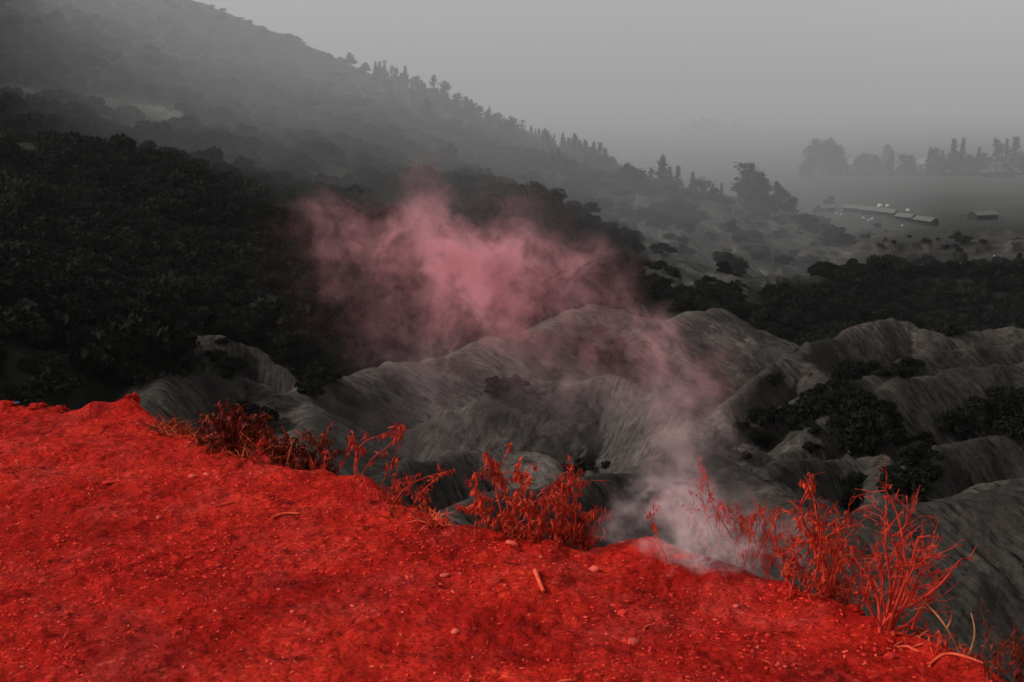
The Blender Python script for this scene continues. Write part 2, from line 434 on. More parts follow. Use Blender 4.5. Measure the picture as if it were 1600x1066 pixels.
def land(x, y):
    """height, class (0 soil, 1 ash, 2 scrub, 3 sand, 4 pale ash, 5 massif), uv"""
    r = np.hypot(x, y)
    z = macro(x, y)
    far = sstep(60, 400, r)
    z = z + fbm(x / 26, y / 26, 4, 3) * (0.6 + 2.6 * far) * sstep(20, 60, r) + (fbm(x / 120, y / 120, 3, 9) * 4.0 + (ridged(x / 130 + y / 300, y / 420 - x / 500, 2, 11) - 0.6) * 11.0 * (1 - sstep(640, 820, r))) * sstep(150, 330, r)
    # the plain lies level
    flat = PLAIN + 0.5 * fbm(x / 60, y / 60, 4, 21) + 0.25 * fbm(x / 9, y / 9, 3, 22)
    z = np.maximum(z, flat)
    cls = np.where((z <= flat + 0.6) & (y > 440), 3, 2)
    tmask = sstep(470, 520, y) * (1 - sstep(690, 760, y)) * sstep(30, 90, x)
    tt = fbm(x / 70 + 0.3 * fbm(x / 25, y / 25, 2, 61), y / 30, 4, 60)
    z = z + tmask * (6.0 * sstep(-0.06, 0.02, tt) + 4.0 * sstep(0.22, 0.29, tt) - 4.0)
    cls = np.where((tmask > 0.5) & (tt > 0.0) & (tt < 0.20), 4, cls)
    cls = np.where((tmask > 0.5) & (tt > -0.10) & (tt <= 0.0), 1, cls)
    cls = np.where((tmask > 0.5) & (tt > 0.20) & (tt <= 0.29), 1, cls)
    u = x.copy(); v = y.copy()
    for k, (slope, c, reach, _) in enumerate(RIDGES):
        P = np.array(RIDGE_W[k])
        m = (x > P[:, 0].min() - reach) & (x < P[:, 0].max() + reach) & (y > P[:, 1].min() - reach) & (y < P[:, 1].max() + reach)
        idx = np.nonzero(m)[0]
        if not len(idx): continue
        xs, ys = x[idx], y[idx]
        sc = max(1.0, reach / 30.0)
        wx = xs + 1.1 * fbm(xs / (7 * sc), ys / (7 * sc), 3, 40 + k); wy = ys + 1.1 * fbm(xs / (7 * sc), ys / (7 * sc), 3, 80 + k)
        d, s, si, stt, side = poly_dist(wx, wy, P)
        zr = P[si, 2] + (P[np.minimum(si + 1, len(P) - 1), 2] - P[si, 2]) * stt
        zr = zr + (0.75 * fbm(s / 6.0, s * 0, 5, 120 + k, 0.6) + 0.12) * min(1.0, sc)
        ch = P[-1, :2] - P[0, :2]; ch = ch / np.hypot(*ch)
        cu = xs * ch[0] + ys * ch[1]; cv = -xs * ch[1] + ys * ch[0]
        cu = cu + 0.25 * cv + 0.45 * fbm(xs / 9, ys / 9, 2, 7 + k)
        # spurs and gullies down the fall line, then finer rills
        spur = fbm(cu / 9.0, cv / 45.0, 3, 160 + k)
        rill = ridged(cu / 3.6 + 0.5 * fbm(xs / 5, ys / 5, 2, 17), cv / 10.0, 3, 200 + k)
        rill2 = ridged(cu / 1.0, cv / 4.5, 2, 220 + k)
        c = c * 0.85
        de = np.sqrt(d * d + c * c) - c
        hgt = (zr - slope * de * (1 + 0.18 * spur) - (1.25 * rill ** 3 * sstep(0.3, 5.0, d) + 0.40 * rill2 ** 3 * sstep(0.2, 2.5, d)) * min(1.0, slope)
               + 0.30 * fbm(xs / 2.0, ys / 2.0, 5, 240 + k, 0.6) + 0.7 * fbm(xs / 7.5, ys / 7.5, 3, 260 + k) * sstep(0.5, 5, d))
        zi = z[idx]
        up = hgt > zi
        kk = 0.7 if k in BARE else 4.0
        q = np.maximum(kk - np.abs(hgt - zi), 0) / kk
        z[idx] = np.maximum(hgt, zi) + q * q * kk * 0.25
        j = idx[up]
        if k in BARE:
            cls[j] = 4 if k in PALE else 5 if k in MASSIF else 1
        else:
            cls[j] = 2
        u[j] = cu[up] + k * 37.0
        v[j] = cv[up]
    # open ash slope under the crest trees
    f_ = np.maximum(y * CP - (z - EYE) * SP, 1e-3)
    qx = 800 + F * x / f_; qy = 533 - F * (y * SP + (z - EYE) * CP) / f_
    inside = np.zeros(x.shape, bool)
    PP = [(905, 300), (1010, 302), (1070, 318), (1240, 348), (1290, 385), (1270, 412), (1130, 470), (1050, 475), (1005, 430), (990, 360)]
    for i in range(len(PP)):
        (x1, y1), (x2, y2) = PP[i], PP[i - 1]
        if y1 == y2: continue
        inside ^= ((y1 > qy) != (y2 > qy)) & (qx < (x2 - x1) * (qy - y1) / (y2 - y1) + x1)
    inside &= (y > 260) & (y < 740) & (cls == 2) & (fbm(x / 30, y / 30, 3, 55) > -0.25)
    cls[inside] = 4
    z[inside] += (ridged(x[inside] / 26 + 0.2 * fbm(x[inside] / 9, y[inside] / 9, 2, 91), y[inside] / 55, 3, 90) - 0.62) * 9.0 + 1.2 * fbm(x[inside] / 5, y[inside] / 5, 3, 92)
    # the soil shelf and its broken rim
    near = r < 70
    idx = np.nonzero(near)[0]
    xs, ys = x[idx], y[idx]
    wob = 0.05 * fbm(xs / 0.35, ys / 0.35, 3, 300) + 0.02 * fbm(xs / 0.08, ys / 0.08, 2, 301)
    d, s, si, stt, side = poly_dist(xs + wob, ys - wob, RIM)
    sd = np.where(side > 0, d, -d)                       # positive beyond the rim
    bumps = (0.018 * fbm(xs / 1.5, ys / 1.5, 2, 305) + 0.026 * fbm(xs / 0.7, ys / 0.7, 3, 310) + 0.020 * fbm(xs / 0.28, ys / 0.28, 3, 320) + 0.010 * ridged(xs / 0.11, ys / 0.11, 2, 330)
             + 0.008 * fbm(xs / 0.045, ys / 0.045, 2, 340)) * sstep(0.2, 1.5, np.hypot(xs, ys))
    over = np.maximum(sd, 0)
    zs = bumps - 1.25 * (np.sqrt(over * over + 0.06 ** 2) - 0.06) * (1 + 0.15 * fbm(xs / 0.6, ys / 0.6, 3, 350)) - 0.02 * over
    zs = zs + 0.03 * np.exp(-(np.maximum(-sd, 0) / 0.12) ** 2) * (fbm(xs / 0.2, ys / 0.2, 2, 360) + 0.2)
    for (px, py, w, hh) in SOIL_LUMPS:
        lx, ly, _ = on_level(px, py)
        q = np.hypot(xs - lx, (ys - ly) * 1.0) / w
        zs = zs + hh * np.exp(-q ** 3) * (1 + 0.45 * fbm(xs / (w * 0.8), ys / (w * 0.8), 3, int(px)))
    top = (zs > z[idx]) | (sd < 0.4)
    j = idx[top]
    z[j] = zs[top]
    cls[j] = np.where(sd[top] < 1.0, 0, 1)
    u[j] = s[top]; v[j] = sd[top]
    return z, cls, np.stack([u, v], axis=1)

def land_z(x, y):
    a = land(np.atleast_1d(np.asarray(x, float)), np.atleast_1d(np.asarray(y, float)))
    return a[0]

th = np.radians(np.concatenate([np.linspace(-180, -29, 40)[:-1], np.linspace(-29, -24, 26)[:-1], np.linspace(-24, 24, 620), np.linspace(24, 29, 26)[1:], np.linspace(29, 180, 40)[1:-1]]))
rr = np.concatenate([[0.02], np.linspace(0.3, 2.4, 22), np.linspace(2.4, 9, 330)[1:], np.geomspace(9, 38, 90)[1:], np.linspace(38, 180, 430)[1:],
                     np.geomspace(180, 1300, 300)[1:], np.geomspace(1300, 4200, 36)[1:]])
NT, NR = len(th), len(rr)
TH, RR = np.meshgrid(th, rr)
GX, GY = (RR * np.sin(TH)).ravel(), (RR * np.cos(TH)).ravel()
GZ, GC, GUV = land(GX, GY)
ii = np.arange(NR - 1)[:, None] * NT + np.arange(NT)[None]
jj = np.arange(NR - 1)[:, None] * NT + (np.arange(NT)[None] + 1) % NT
quads = np.stack([ii, ii + NT, jj + NT, jj], axis=2).reshape(-1, 4)[:, ::-1]
qc = GC[quads]
fcls = np.sort(qc, axis=1)[:, 1]
GV = np.stack([GX, GY, GZ], axis=1)
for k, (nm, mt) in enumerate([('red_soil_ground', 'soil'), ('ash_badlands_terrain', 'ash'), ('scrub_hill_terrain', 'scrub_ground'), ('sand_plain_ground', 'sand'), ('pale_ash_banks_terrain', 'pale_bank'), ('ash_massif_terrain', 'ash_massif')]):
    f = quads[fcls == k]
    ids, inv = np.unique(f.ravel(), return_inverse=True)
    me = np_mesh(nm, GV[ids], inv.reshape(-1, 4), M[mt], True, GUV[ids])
    o = link(bpy.data.objects.new(nm, me))
    tag(o, kind='structure')
o_soil = bpy.data.objects['red_soil_ground']
tag(o_soil, 'bare red crumbly soil shelf at the bottom of the view')
tag(bpy.data.objects['ash_badlands_terrain'], 'grey rilled volcanic ash ridges and gullies')
tag(bpy.data.objects['scrub_hill_terrain'], 'dark hillside ground under the shrubs')
tag(bpy.data.objects['pale_ash_banks_terrain'], 'paler ash banks and scars on the slope and plain')
tag(bpy.data.objects['ash_massif_terrain'], 'pale grey-mauve ash mound at the middle of the view')
tag(bpy.data.objects['sand_plain_ground'], 'flat grey sand plain fading into fog')

# a fast height look-up on the finished grid for standing things on the ground
_lr = np.log(rr)
def ground_z(x, y):
    x = np.atleast_1d(np.asarray(x, float)); y = np.atleast_1d(np.asarray(y, float))
    r = np.clip(np.hypot(x, y), rr[1], rr[-2]); t = np.arctan2(x, y)
    ir = np.clip(np.searchsorted(rr, r) - 1, 0, NR - 2); it = np.clip(np.searchsorted(th, t) - 1, 0, NT - 2)
    fr = (r - rr[ir]) / (rr[ir + 1] - rr[ir]); ft = np.clip((t - th[it]) / (th[it + 1] - th[it]), 0, 1)
    Z = GZ.reshape(NR, NT)
    return (Z[ir, it] * (1 - ft) + Z[ir, it + 1] * ft) * (1 - fr) + (Z[ir + 1, it] * (1 - ft) + Z[ir + 1, it + 1] * ft) * fr

def ground_class(x, y):
    r = np.clip(np.hypot(x, y), rr[1], rr[-2]); t = np.arctan2(x, y)
    ir = np.clip(np.searchsorted(rr, r), 0, NR - 1); it = np.clip(np.searchsorted(th, t), 0, NT - 1)
    return GC.reshape(NR, NT)[ir, it]

def hit_ground(px, py, t0=1.0, t1=3500.0, n=6000):
    """where the line of sight through a pixel of the photograph meets the land"""
    a, b, c = ray(px, py)
    t = np.geomspace(t0, t1, n)
    x, y, z = a * t, b * t, EYE + c * t
    g = ground_z(x, y)
    k = np.nonzero(z < g)[0]
    if not len(k): return None
    k = k[0]
    return float(x[k]), float(y[k]), float(g[k])
# ------------------------------------------------------------------ trees and shrubs
def leaf_mat(name, c0, c1, scale=1.2, per_object=0.25):
    m = simple_mat(name, c0, c1, scale=scale, rough=0.8, per_object=per_object)
    b = m.node_tree.nodes['Principled BSDF']
    b.inputs['Specular IOR Level'].default_value = 0.08
    return m
M['shrub'] = leaf_mat('shrub_leaves', (0.0035, 0.0045, 0.0025), (0.014, 0.0155, 0.008), 2.0, 0.5)
M['conifer'] = leaf_mat('conifer_needles', (0.010, 0.015, 0.010), (0.024, 0.032, 0.019), 1.6)
M['broadleaf'] = leaf_mat('broad_leaves', (0.012, 0.018, 0.009), (0.030, 0.038, 0.018), 1.6)
M['bark'] = simple_mat('bark', (0.020, 0.016, 0.012), (0.055, 0.045, 0.035), scale=4.0)

def quads_from(c, a, b):
    """one quad around each centre, half axes a and b"""
    n = len(c)
    v = np.stack([c - a - b, c + a - b, c + a + b, c - a + b], axis=1).reshape(-1, 3)
    return v, np.arange(4 * n).reshape(-1, 4)

def unit(v):
    return v / np.maximum(np.linalg.norm(v, axis=-1, keepdims=True), 1e-9)

def leaf_cloud(rng, cen, nrm, size, jitter=0.7, stretch=1.6):
    n = unit(nrm + jitter * rng.normal(size=nrm.shape))
    t = unit(np.cross(n, rng.normal(size=n.shape)))
    b = np.cross(n, t)
    s = size * rng.uniform(0.6, 1.35, (len(cen), 1))
    return quads_from(cen, t * s * stretch * 0.5, b * s * 0.5)

def tube(path, radii, sides=6):
    """tapered tube along a list of points: verts, quads"""
    P = np.asarray(path, float); n = len(P)
    T = np.gradient(P, axis=0); T = unit(T)
    ref = np.array([0.31, 0.17, 0.93])
    A = unit(np.cross(T, ref)); B = np.cross(T, A)
    ang = np.linspace(0, 2 * math.pi, sides, endpoint=False)
    R = np.asarray(radii, float)[:, None, None]
    V = P[:, None] + R * (np.cos(ang)[None, :, None] * A[:, None] + np.sin(ang)[None, :, None] * B[:, None])
    V = V.reshape(-1, 3)
    f = []
    for i in range(n - 1):
        for k in range(sides):
            f.append((i * sides + k, i * sides + (k + 1) % sides, (i + 1) * sides + (k + 1) % sides, (i + 1) * sides + k))
    for base in (0, (n - 1) * sides):                          # close both ends
        for k in range(1, sides - 1, 2):
            f.append((base, base + k, base + k + 1, base + (k + 2) % sides if k + 2 < sides else base + k + 1))
    f = [q for q in f]
    return V, f

def merge(parts):
    vs, fs, o = [], [], 0
    for v, f in parts:
        v = np.asarray(v, float); f = np.asarray(f)
        vs.append(v); fs.append(f + o); o += len(v)
    return np.concatenate(vs), np.concatenate(fs)

def fix_quads(f):
    return f

def mesh_of(name, parts, mat, smooth=False):
    v, f = merge(parts)
    me = bpy.data.meshes.new(name)
    polys = [tuple(dict.fromkeys(int(i) for i in q)) for q in f]
    polys = [p for p in polys if len(p) > 2]
    me.from_pydata([tuple(p) for p in v], [], polys)
    me.polygons.foreach_set('use_smooth', np.full(len(polys), smooth, dtype=bool))
    if mat is not None: me.materials.append(mat)
    return me

def shrub_meshes(seed, n=1700, leaf=0.075, tall=1.0):
    rng = np.random.default_rng(seed)
    nl = rng.integers(8, 13)
    cen = []
    for k in range(nl):
        a = rng.uniform(0, 2 * math.pi); q = rng.uniform(0, 0.72) ** 0.7
        cen.append((q * math.cos(a), q * math.sin(a), tall * rng.uniform(0.28, 0.82) * (1.08 - 0.45 * q)))
    cen = np.array(cen); rad = rng.uniform(0.22, 0.46, nl)
    li = rng.integers(0, nl, n)
    d = unit(rng.normal(size=(n, 3))); d[:, 2] = np.abs(d[:, 2]) * 0.9 + d[:, 2] * 0.25; d = unit(d)
    r = rad[li] * rng.uniform(0.25, 1.08, n) ** 0.45
    c = cen[li] + d * r[:, None] * np.array([1, 1, 0.85])
    c[:, 2] = np.maximum(c[:, 2], 0.02)
    v, f = leaf_cloud(rng, c, d, leaf, 0.8)
    fol = np_mesh('foliage', v, f, M['shrub'], False)
    st = []
    for k in range(nl):
        p0 = np.array([rng.uniform(-.06, .06), rng.uniform(-.06, .06), -0.15]); p3 = cen[k] * np.array([.95, .95, 1.0])
        mid = (p0 + p3) / 2 + rng.normal(size=3) * 0.06
        st.append(tube([p0, mid, p3], [0.035, 0.022, 0.010], 5))
    return fol, mesh_of('stems', st, M['bark'])

def tree_meshes(kind, seed):
    """unit-height tree: (trunk mesh, crown mesh)"""
    rng = np.random.default_rng(seed)
    lean = rng.uniform(-0.03, 0.03, 2)
    def axis(h): return np.array([lean[0] * h * h, lean[1] * h * h, h])
    tr = [tube([axis(-0.03), axis(0.3), axis(0.65), axis(0.94)], [0.022, 0.017, 0.010, 0.003], 6)]
    cs, ns = [], []
    if kind == 'conifer':                                   # drooping she-oak, a ragged spire
        nb = 60
        wmax = rng.uniform(0.17, 0.25)
        for k in range(nb):
            h = 0.05 + 0.93 * (k + rng.uniform(0, 1)) / nb
            w = wmax * max(0.0, 1 - (h - 0.05) / 0.97) ** 1.0 * rng.uniform(0.45, 1.35) + 0.006
            a = rng.uniform(0, 2 * math.pi)
            tip = axis(h) + np.array([math.cos(a) * w, math.sin(a) * w, 0.05 * rng.uniform(0.2, 1.4)])
            tr.append(tube([axis(h - 0.02), (axis(h) + tip) / 2, tip], [0.005, 0.004, 0.0015], 4))
            m = int(12 + 130 * w)
            t = rng.uniform(0.25, 1.05, (m, 1))
            p = axis(h) * (1 - t) + tip * t + rng.normal(size=(m, 3)) * np.array([0.020, 0.020, 0.022])
            cs.append(p); ns.append(unit(p - axis(h) + 1e-4))
        c = np.concatenate(cs); nn = np.concatenate(ns)
        v, f = leaf_cloud(rng, c, nn, 0.023, 0.9, 2.0)
        mat = M['conifer']
    else:
        nl = 30 if kind == 'broad' else 20
        W = 0.31 if kind == 'broad' else 0.12
        lo = 0.14 if kind == 'broad' else 0.10
        for k in range(nl):
            a = rng.uniform(0, 2 * math.pi); h = rng.uniform(lo, 0.90)
            q = W * math.sqrt(max(0.06, 1 - (max(0.0, h - 0.42) / 0.52) ** 2)) * rng.uniform(0.15, 1.12)
            cc = axis(h) + np.array([math.cos(a) * q, math.sin(a) * q, 0])
            R = rng.uniform(0.05, 0.15) * (1.0 if kind == 'broad' else 0.65)
            tr.append(tube([axis(max(0.12, h - 0.22)), (axis(h - 0.06) + cc) / 2, cc], [0.010, 0.007, 0.003], 5))
            m = int(60 + 80 * (R / 0.1) ** 2)
            d = unit(rng.normal(size=(m, 3)))
            cs.append(cc + d * R * np.abs(rng.normal(0, 0.75, (m, 1))) * np.array([1, 1, 0.85])); ns.append(d)
        c = np.concatenate(cs); nn = np.concatenate(ns)
        v, f = leaf_cloud(rng, c, nn, 0.026, 0.8, 1.7)
        mat = M['broadleaf']
    crown = np_mesh('crown', v, f, mat, False)
    return mesh_of('trunk', tr, M['bark'], True), crown

SHRUBS = [shrub_meshes(700 + k, tall=(0.8, 1.0, 1.2, 0.7, 1.05)[k]) for k in range(5)]
TREES = {k: [tree_meshes(k, 800 + 10 * i + j) for j in range(3)] for i, k in enumerate(('conifer', 'broad', 'thin'))}

def put_shrub(p, r, k, label, group, name='shrub', cat='shrub', hz=1.0, rz=None):
    rz = RNG.uniform(0, 6.28) if rz is None else rz
    e = empty(name, p, rz, (r, r, r * hz))
    tag(e, label, cat, group)
    f = link(bpy.data.objects.new('foliage', SHRUBS[k % 5][0]), e)
    s = link(bpy.data.objects.new('stems', SHRUBS[k % 5][1]), e)
    return e

def put_tree(p, h, kind, k, label, group=None, name=None, wide=1.0):
    t, c = TREES[kind][k % 3]
    e = empty(name or {'conifer': 'conifer_tree', 'broad': 'broadleaf_tree', 'thin': 'slender_tree'}[kind], p, RNG.uniform(0, 6.28), (h * wide, h * wide, h))
    tag(e, label, 'tree', group)
    link(bpy.data.objects.new('trunk', t), e)
    link(bpy.data.objects.new('crown', c), e)
    return e
RNG = random.Random(5)

def in_poly(x, y, P):
    ins = False
    for i in range(len(P)):
        x1, y1 = P[i]; x2, y2 = P[i - 1]
        if (y1 > y) != (y2 > y) and x < (x2 - x1) * (y - y1) / (y2 - y1) + x1: ins = not ins
    return ins

def px_of(x, y, z):
    dx, dy, dz = x, y, z - EYE
    f = dy * CP - dz * SP; up = dy * SP + dz * CP
    return 800 + F * dx / f, 533 - F * up / f

# -- trees one can tell apart: (px, py of the foot, height in px, kind, metres ahead or None, width, label)
def tree_at(px, py, hpx, kind, Y, wide, label, group=None, k=0, name=None):
    if Y is None:
        h = hit_ground(px, py)
        if h is None: h = pt(px, py, 900)
        x, y = h[0], h[1]
    else:
        x, y, _ = pt(px, py, Y)
    z = float(ground_z(x, y)[0])
    zt = pt(px, py - hpx, y)[2]
    hh = max(3.0, zt - z)
    return put_tree((x, y, z - 0.2), hh, kind, k, label, group, name, wide)

def crest_at(px):
    """the point of the hill's outline in this column"""
    Y = np.linspace(500, 1250, 500)
    a, b, c = ray(px, 150)
    x = a / b * Y
    g = ground_z(x, Y)
    _, py = px_of(x, Y, g)
    k = int(np.argmin(py))
    return float(x[k]), float(Y[k]), float(g[k]), float(py[k])

G1 = 'trees along the misty skyline of the hill'
sky_trees = [
    (549, 112, 22, 'broad', 0.9, 'small lone round tree highest on the misty ridge'),
    (572, 118, 16, 'broad', 1.3, 'low rounded tree just below the lone ridge tree'),
    (602, 138, 40, 'thin', 1.0, 'tallest slender tree at the upper end of the ridge trees'),
    (613, 140, 34, 'thin', 1.2, 'second slender tree of the upper ridge clump'),
    (634, 148, 38, 'conifer', 1.3, 'pointed tree at the middle of the upper ridge clump'),
    (652, 152, 28, 'broad', 1.1, 'bushy tree at the lower end of the upper ridge clump'),
    (678, 160, 44, 'thin', 1.3, 'upright tree, first of the ridge pair with a gap between'),
    (695, 166, 40, 'thin', 1.7, 'blocky tree, second of the ridge pair with a gap between'),
    (716, 178, 26, 'broad', 1.1, 'round tree just below the ridge pair'),
    (736, 184, 26, 'broad', 1.4, 'flat-topped round tree with light showing under its crown'),
    (748, 188, 24, 'broad', 1.2, 'second flat-topped round tree on the misty ridge'),
    (764, 192, 26, 'conifer', 1.3, 'small pointed tree below the flat-topped ridge trees'),
    (780, 198, 22, 'broad', 1.2, 'low tree between the small pointed tree and square crown'),
    (800, 206, 30, 'thin', 1.9, 'tree with a square broad crown midway down the ridge'),
    (815, 212, 30, 'thin', 1.7, 'tree just below the square-crowned ridge tree'),
    (830, 216, 24, 'conifer', 1.5, 'first tree of the even row below the square crown'),
    (843, 222, 24, 'conifer', 1.6, 'second tree of the even row below the square crown'),
    (856, 228, 25, 'conifer', 1.5, 'last tree of the even row below the square crown'),
    (866, 232, 24, 'conifer', 0.9, 'narrow spire above the first dark tree block'),
    (879, 236, 26, 'conifer', 1.0, 'narrow spire at the start of the dark row near the plain'),
]
for i, (px, py, h, kd, w, lb) in enumerate(sky_trees):
    x, y, z, cy = crest_at(px)
    put_tree((x, y, z - 0.5), max(5.0, (0.72 * h + 4) * y / F), kd, i, lb, G1, None, w)
rf = random.Random(31)
n_f = 0
while n_f < 90:
    px = rf.uniform(585, 965)
    x, y, z, cy = crest_at(px)
    yy = y - rf.uniform(6, 190) * (0.4 + 0.6 * rf.random())
    a, b, c = ray(px, 200)
    xx = a / b * yy
    kd = rf.choice(['broad', 'conifer', 'thin', 'conifer'])
    band = 'upper' if px < 700 else 'middle' if px < 830 else 'lower'
    put_tree((xx, yy, float(ground_z(xx, yy)[0]) - 0.4), rf.uniform(7, 14) * (1.0 if kd != 'broad' else 0.85), kd, rf.randrange(3), f'misty tree of the {band} wood just under the skyline', f'trees of the {band} wood under the skyline', None, rf.uniform(1.0, 1.6))
    n_f += 1
G2 = 'dark trees of the lower ridge blocks'
low = [
    # a dense block nearer the viewer
    (838, 284, 48, 'conifer', 640, 1.6, 'outermost uphill tree of the dense dark block'), (850, 284, 50, 'broad', 645, 0.8, 'bushy tree inside the dense dark block, uphill half'),
    (861, 283, 48, 'conifer', 640, 1.7, 'middle tree of the dense dark block'), (872, 284, 50, 'conifer', 650, 1.6, 'tallest spire of the dense dark block'),
    (883, 286, 42, 'broad', 640, 0.8, 'downhill end tree of the dense dark block'),
    # the spiky block behind it
    (896, 272, 62, 'conifer', 800, 1.1, 'tall spire starting the spiky row behind the dense block'), (906, 272, 52, 'conifer', 800, 1.5, 'second tree of the spiky row behind the dense block'),
    (916, 272, 50, 'conifer', 800, 1.5, 'third tree of the spiky row behind the dense block'), (926, 273, 50, 'conifer', 800, 1.5, 'fourth tree of the spiky row behind the dense block'),
    (936, 274, 50, 'conifer', 800, 1.6, 'fifth tree of the spiky row behind the dense block'), (946, 275, 42, 'conifer', 800, 1.6, 'sixth tree of the spiky row behind the dense block'),
    (957, 276, 32, 'broad', 800, 1.0, 'low last tree of the spiky row behind the dense block'), (931, 275, 26, 'conifer', 740, 1.2, 'small dark tree standing in front of the spiky row'),
    # scattered along the crest towards the plain
    (984, 303, 50, 'broad', 640, 1.4, 'round dark tree with a wide crown near a pale bank'), (1000, 305, 34, 'broad', 640, 1.6, 'low wide tree at the foot of the round dark tree'),
    (1016, 296, 38, 'thin', 700, 1.2, 'thin tree between the round dark tree and the tall spire'), (1036, 298, 52, 'conifer', 690, 1.5, 'tall dark spire midway along the crest trees'),
    (1047, 300, 38, 'conifer', 700, 1.5, 'shorter spire leaning against the tall dark spire'), (1058, 303, 42, 'conifer', 700, 1.3, 'separate spire next to a gap in the crest trees'),
    (1082, 312, 42, 'conifer', 700, 1.1, 'thin spire above the open grey slope'), (1095, 316, 38, 'broad', 690, 1.2, 'bushy tree above the open grey slope'),
    (1112, 320, 32, 'conifer', 700, 1.5, 'stubby tree below the bushy one on the crest'), (1126, 322, 36, 'conifer', 700, 1.2, 'spire just uphill of the biggest tree clump'),
    (1160, 336, 88, 'thin', 700, 1.6, 'tallest tree of the biggest clump near the plain'), (1172, 336, 82, 'broad', 705, 0.75, 'broad tree inside the biggest clump near the plain'),
    (1184, 338, 72, 'broad', 700, 0.8, 'third tree of the biggest clump near the plain'), (1196, 338, 64, 'thin', 700, 1.7, 'fourth tree of the biggest clump near the plain'),
    (1211, 340, 62, 'thin', 710, 1.5, 'fifth tree of the biggest clump near the plain'), (1222, 342, 52, 'broad', 700, 0.8, 'sixth tree of the biggest clump near the plain'),
    (1236, 344, 38, 'broad', 700, 1.0, 'lowest end tree of the biggest clump near the plain'), (1180, 342, 50, 'broad', 680, 1.1, 'dark bushy tree in front of the biggest clump'),
    (1208, 346, 42, 'broad', 680, 1.2, 'second dark bushy tree in front of the biggest clump'),
    (1590, 432, 36, 'conifer', 335, 1.3, 'single dark conifer on the slope at the edge of view'),
]
for i, (px, py, h, kd, Y, w, lb) in enumerate(low):
    tree_at(px, py, h, kd, Y, w, lb, G2 if px < 1590 else None, i)
G3 = 'trees round the walled compound on the plain'
def plain_py(Y): return 140 + 2000 * (EYE - PLAIN) / Y
def plainY(py): return (EYE - PLAIN) / ((py - 140) / 2000.0) * 0.985
comp = [
    (1272, 270, 54, 'broad', 0.95, 'first of the two big round trees beside the compound'), (1296, 270, 56, 'broad', 1.05, 'second of the two big round trees beside the compound'),
    (1312, 270, 36, 'broad', 1.0, 'smaller tree under the edge of the big round pair'), (1258, 272, 18, 'broad', 1.6, 'low bush at the outer foot of the big round pair'),
    (1342, 266, 24, 'broad', 1.1, 'low tree in front of the pale wall near the big pair'), (1354, 266, 28, 'broad', 1.0, 'second low tree in front of the pale compound wall'),
    (1368, 266, 24, 'broad', 1.1, 'third low tree in front of the pale compound wall'), (1391, 266, 32, 'conifer', 1.4, 'tree in front of the tiered roof'),
    (1412, 266, 26, 'broad', 1.0, 'tree beyond the tiered roof by the pale wall'), (1422, 266, 24, 'broad', 1.0, 'second tree beyond the tiered roof by the pale wall'),
    (1451, 266, 34, 'conifer', 1.2, 'spire at the end of the pale compound wall'), (1461, 266, 36, 'broad', 0.8, 'bushy tree after the wall-end spire'),
    (1472, 266, 30, 'conifer', 1.4, 'short spire before the twin spires'), (1487, 266, 48, 'conifer', 1.2, 'first of the twin tall spires near the hall'),
    (1501, 266, 48, 'conifer', 1.0, 'second of the twin tall spires near the hall'), (1494, 266, 28, 'broad', 1.2, 'bush between the feet of the twin tall spires'),
    (1514, 266, 26, 'broad', 1.1, 'low tree after the twin tall spires'), (1527, 266, 34, 'conifer', 1.2, 'small pointed tree before the thatched hall'),
    (1538, 266, 28, 'broad', 1.0, 'rounded tree beside the thatched hall roof'), (1556, 264, 52, 'thin', 1.2, 'tallest loose tree behind the thatched hall'),
    (1571, 264, 46, 'conifer', 0.9, 'narrow spire behind the thatched hall'), (1584, 264, 48, 'conifer', 1.6, 'wide cone-shaped tree behind the thatched hall'),
    (1598, 266, 30, 'broad', 1.2, 'tree cut off at the edge of view near the hall'),
]
for i, (px, py, h, kd, w, lb) in enumerate(comp):
    tree_at(px, py, h, kd, plainY(py) + (12 if py < 266 else 0), w, lb, G3, i)
for i, (px, h, w) in enumerate([(1068, 14, 1.4), (1084, 18, 1.5), (1098, 24, 1.4), (1112, 20, 1.5), (1128, 16, 1.6), (1146, 17, 1.6), (1158, 15, 1.5)]):
    tree_at(px, plain_py(2500), h * 0.9, 'broad', 2500 + 14 * i, w, 'faint grey tree of the far row dissolving in fog', 'far trees dissolving in the fog', i)

# -- shrubs that stand apart or fill the gullies
def poly_fill(P, n, r0, r1, label, group, cat='shrub', hz=1.0, seed=0):
    rr_ = random.Random(seed)
    xs = [p[0] for p in P]; ys = [p[1] for p in P]
    got = 0; tries = 0
    while got < n and tries < n * 30:
        tries += 1
        x, y = rr_.uniform(min(xs), max(xs)), rr_.uniform(min(ys), max(ys))
        if not in_poly(x, y, P): continue
        h = hit_ground(x, y, 30, 1500, 2500)
        if h is None: continue
        r = rr_.uniform(r0, r1)
        put_shrub((h[0], h[1], h[2] - 0.12 * r), r, rr_.randrange(5), label, group, cat=cat, hz=hz * rr_.uniform(0.8, 1.25))
        got += 1
N0 = len(bpy.data.objects)
poly_fill([(1195, 662), (1250, 648), (1290, 608), (1340, 582), (1425, 572), (1432, 594), (1350, 606), (1300, 645), (1262, 668), (1200, 676)], 30, 1.0, 2.0,
          'black-green shrub in the long thicket slanting between two ash ridges', 'shrubs of the slanting thicket', seed=1)
poly_fill([(1300, 640), (1345, 625), (1388, 640), (1402, 670), (1395, 700), (1340, 712), (1310, 690)], 16, 1.1, 2.0, 'black-green shrub in the round thicket below the slanting one', 'shrubs of the round thicket', seed=2)
poly_fill([(1500, 640), (1560, 632), (1620, 636), (1620, 690), (1500, 690), (1470, 676)], 16, 1.0, 1.8, 'black-green shrub in the hollow at the edge of view', 'shrubs of the edge hollow', seed=3)
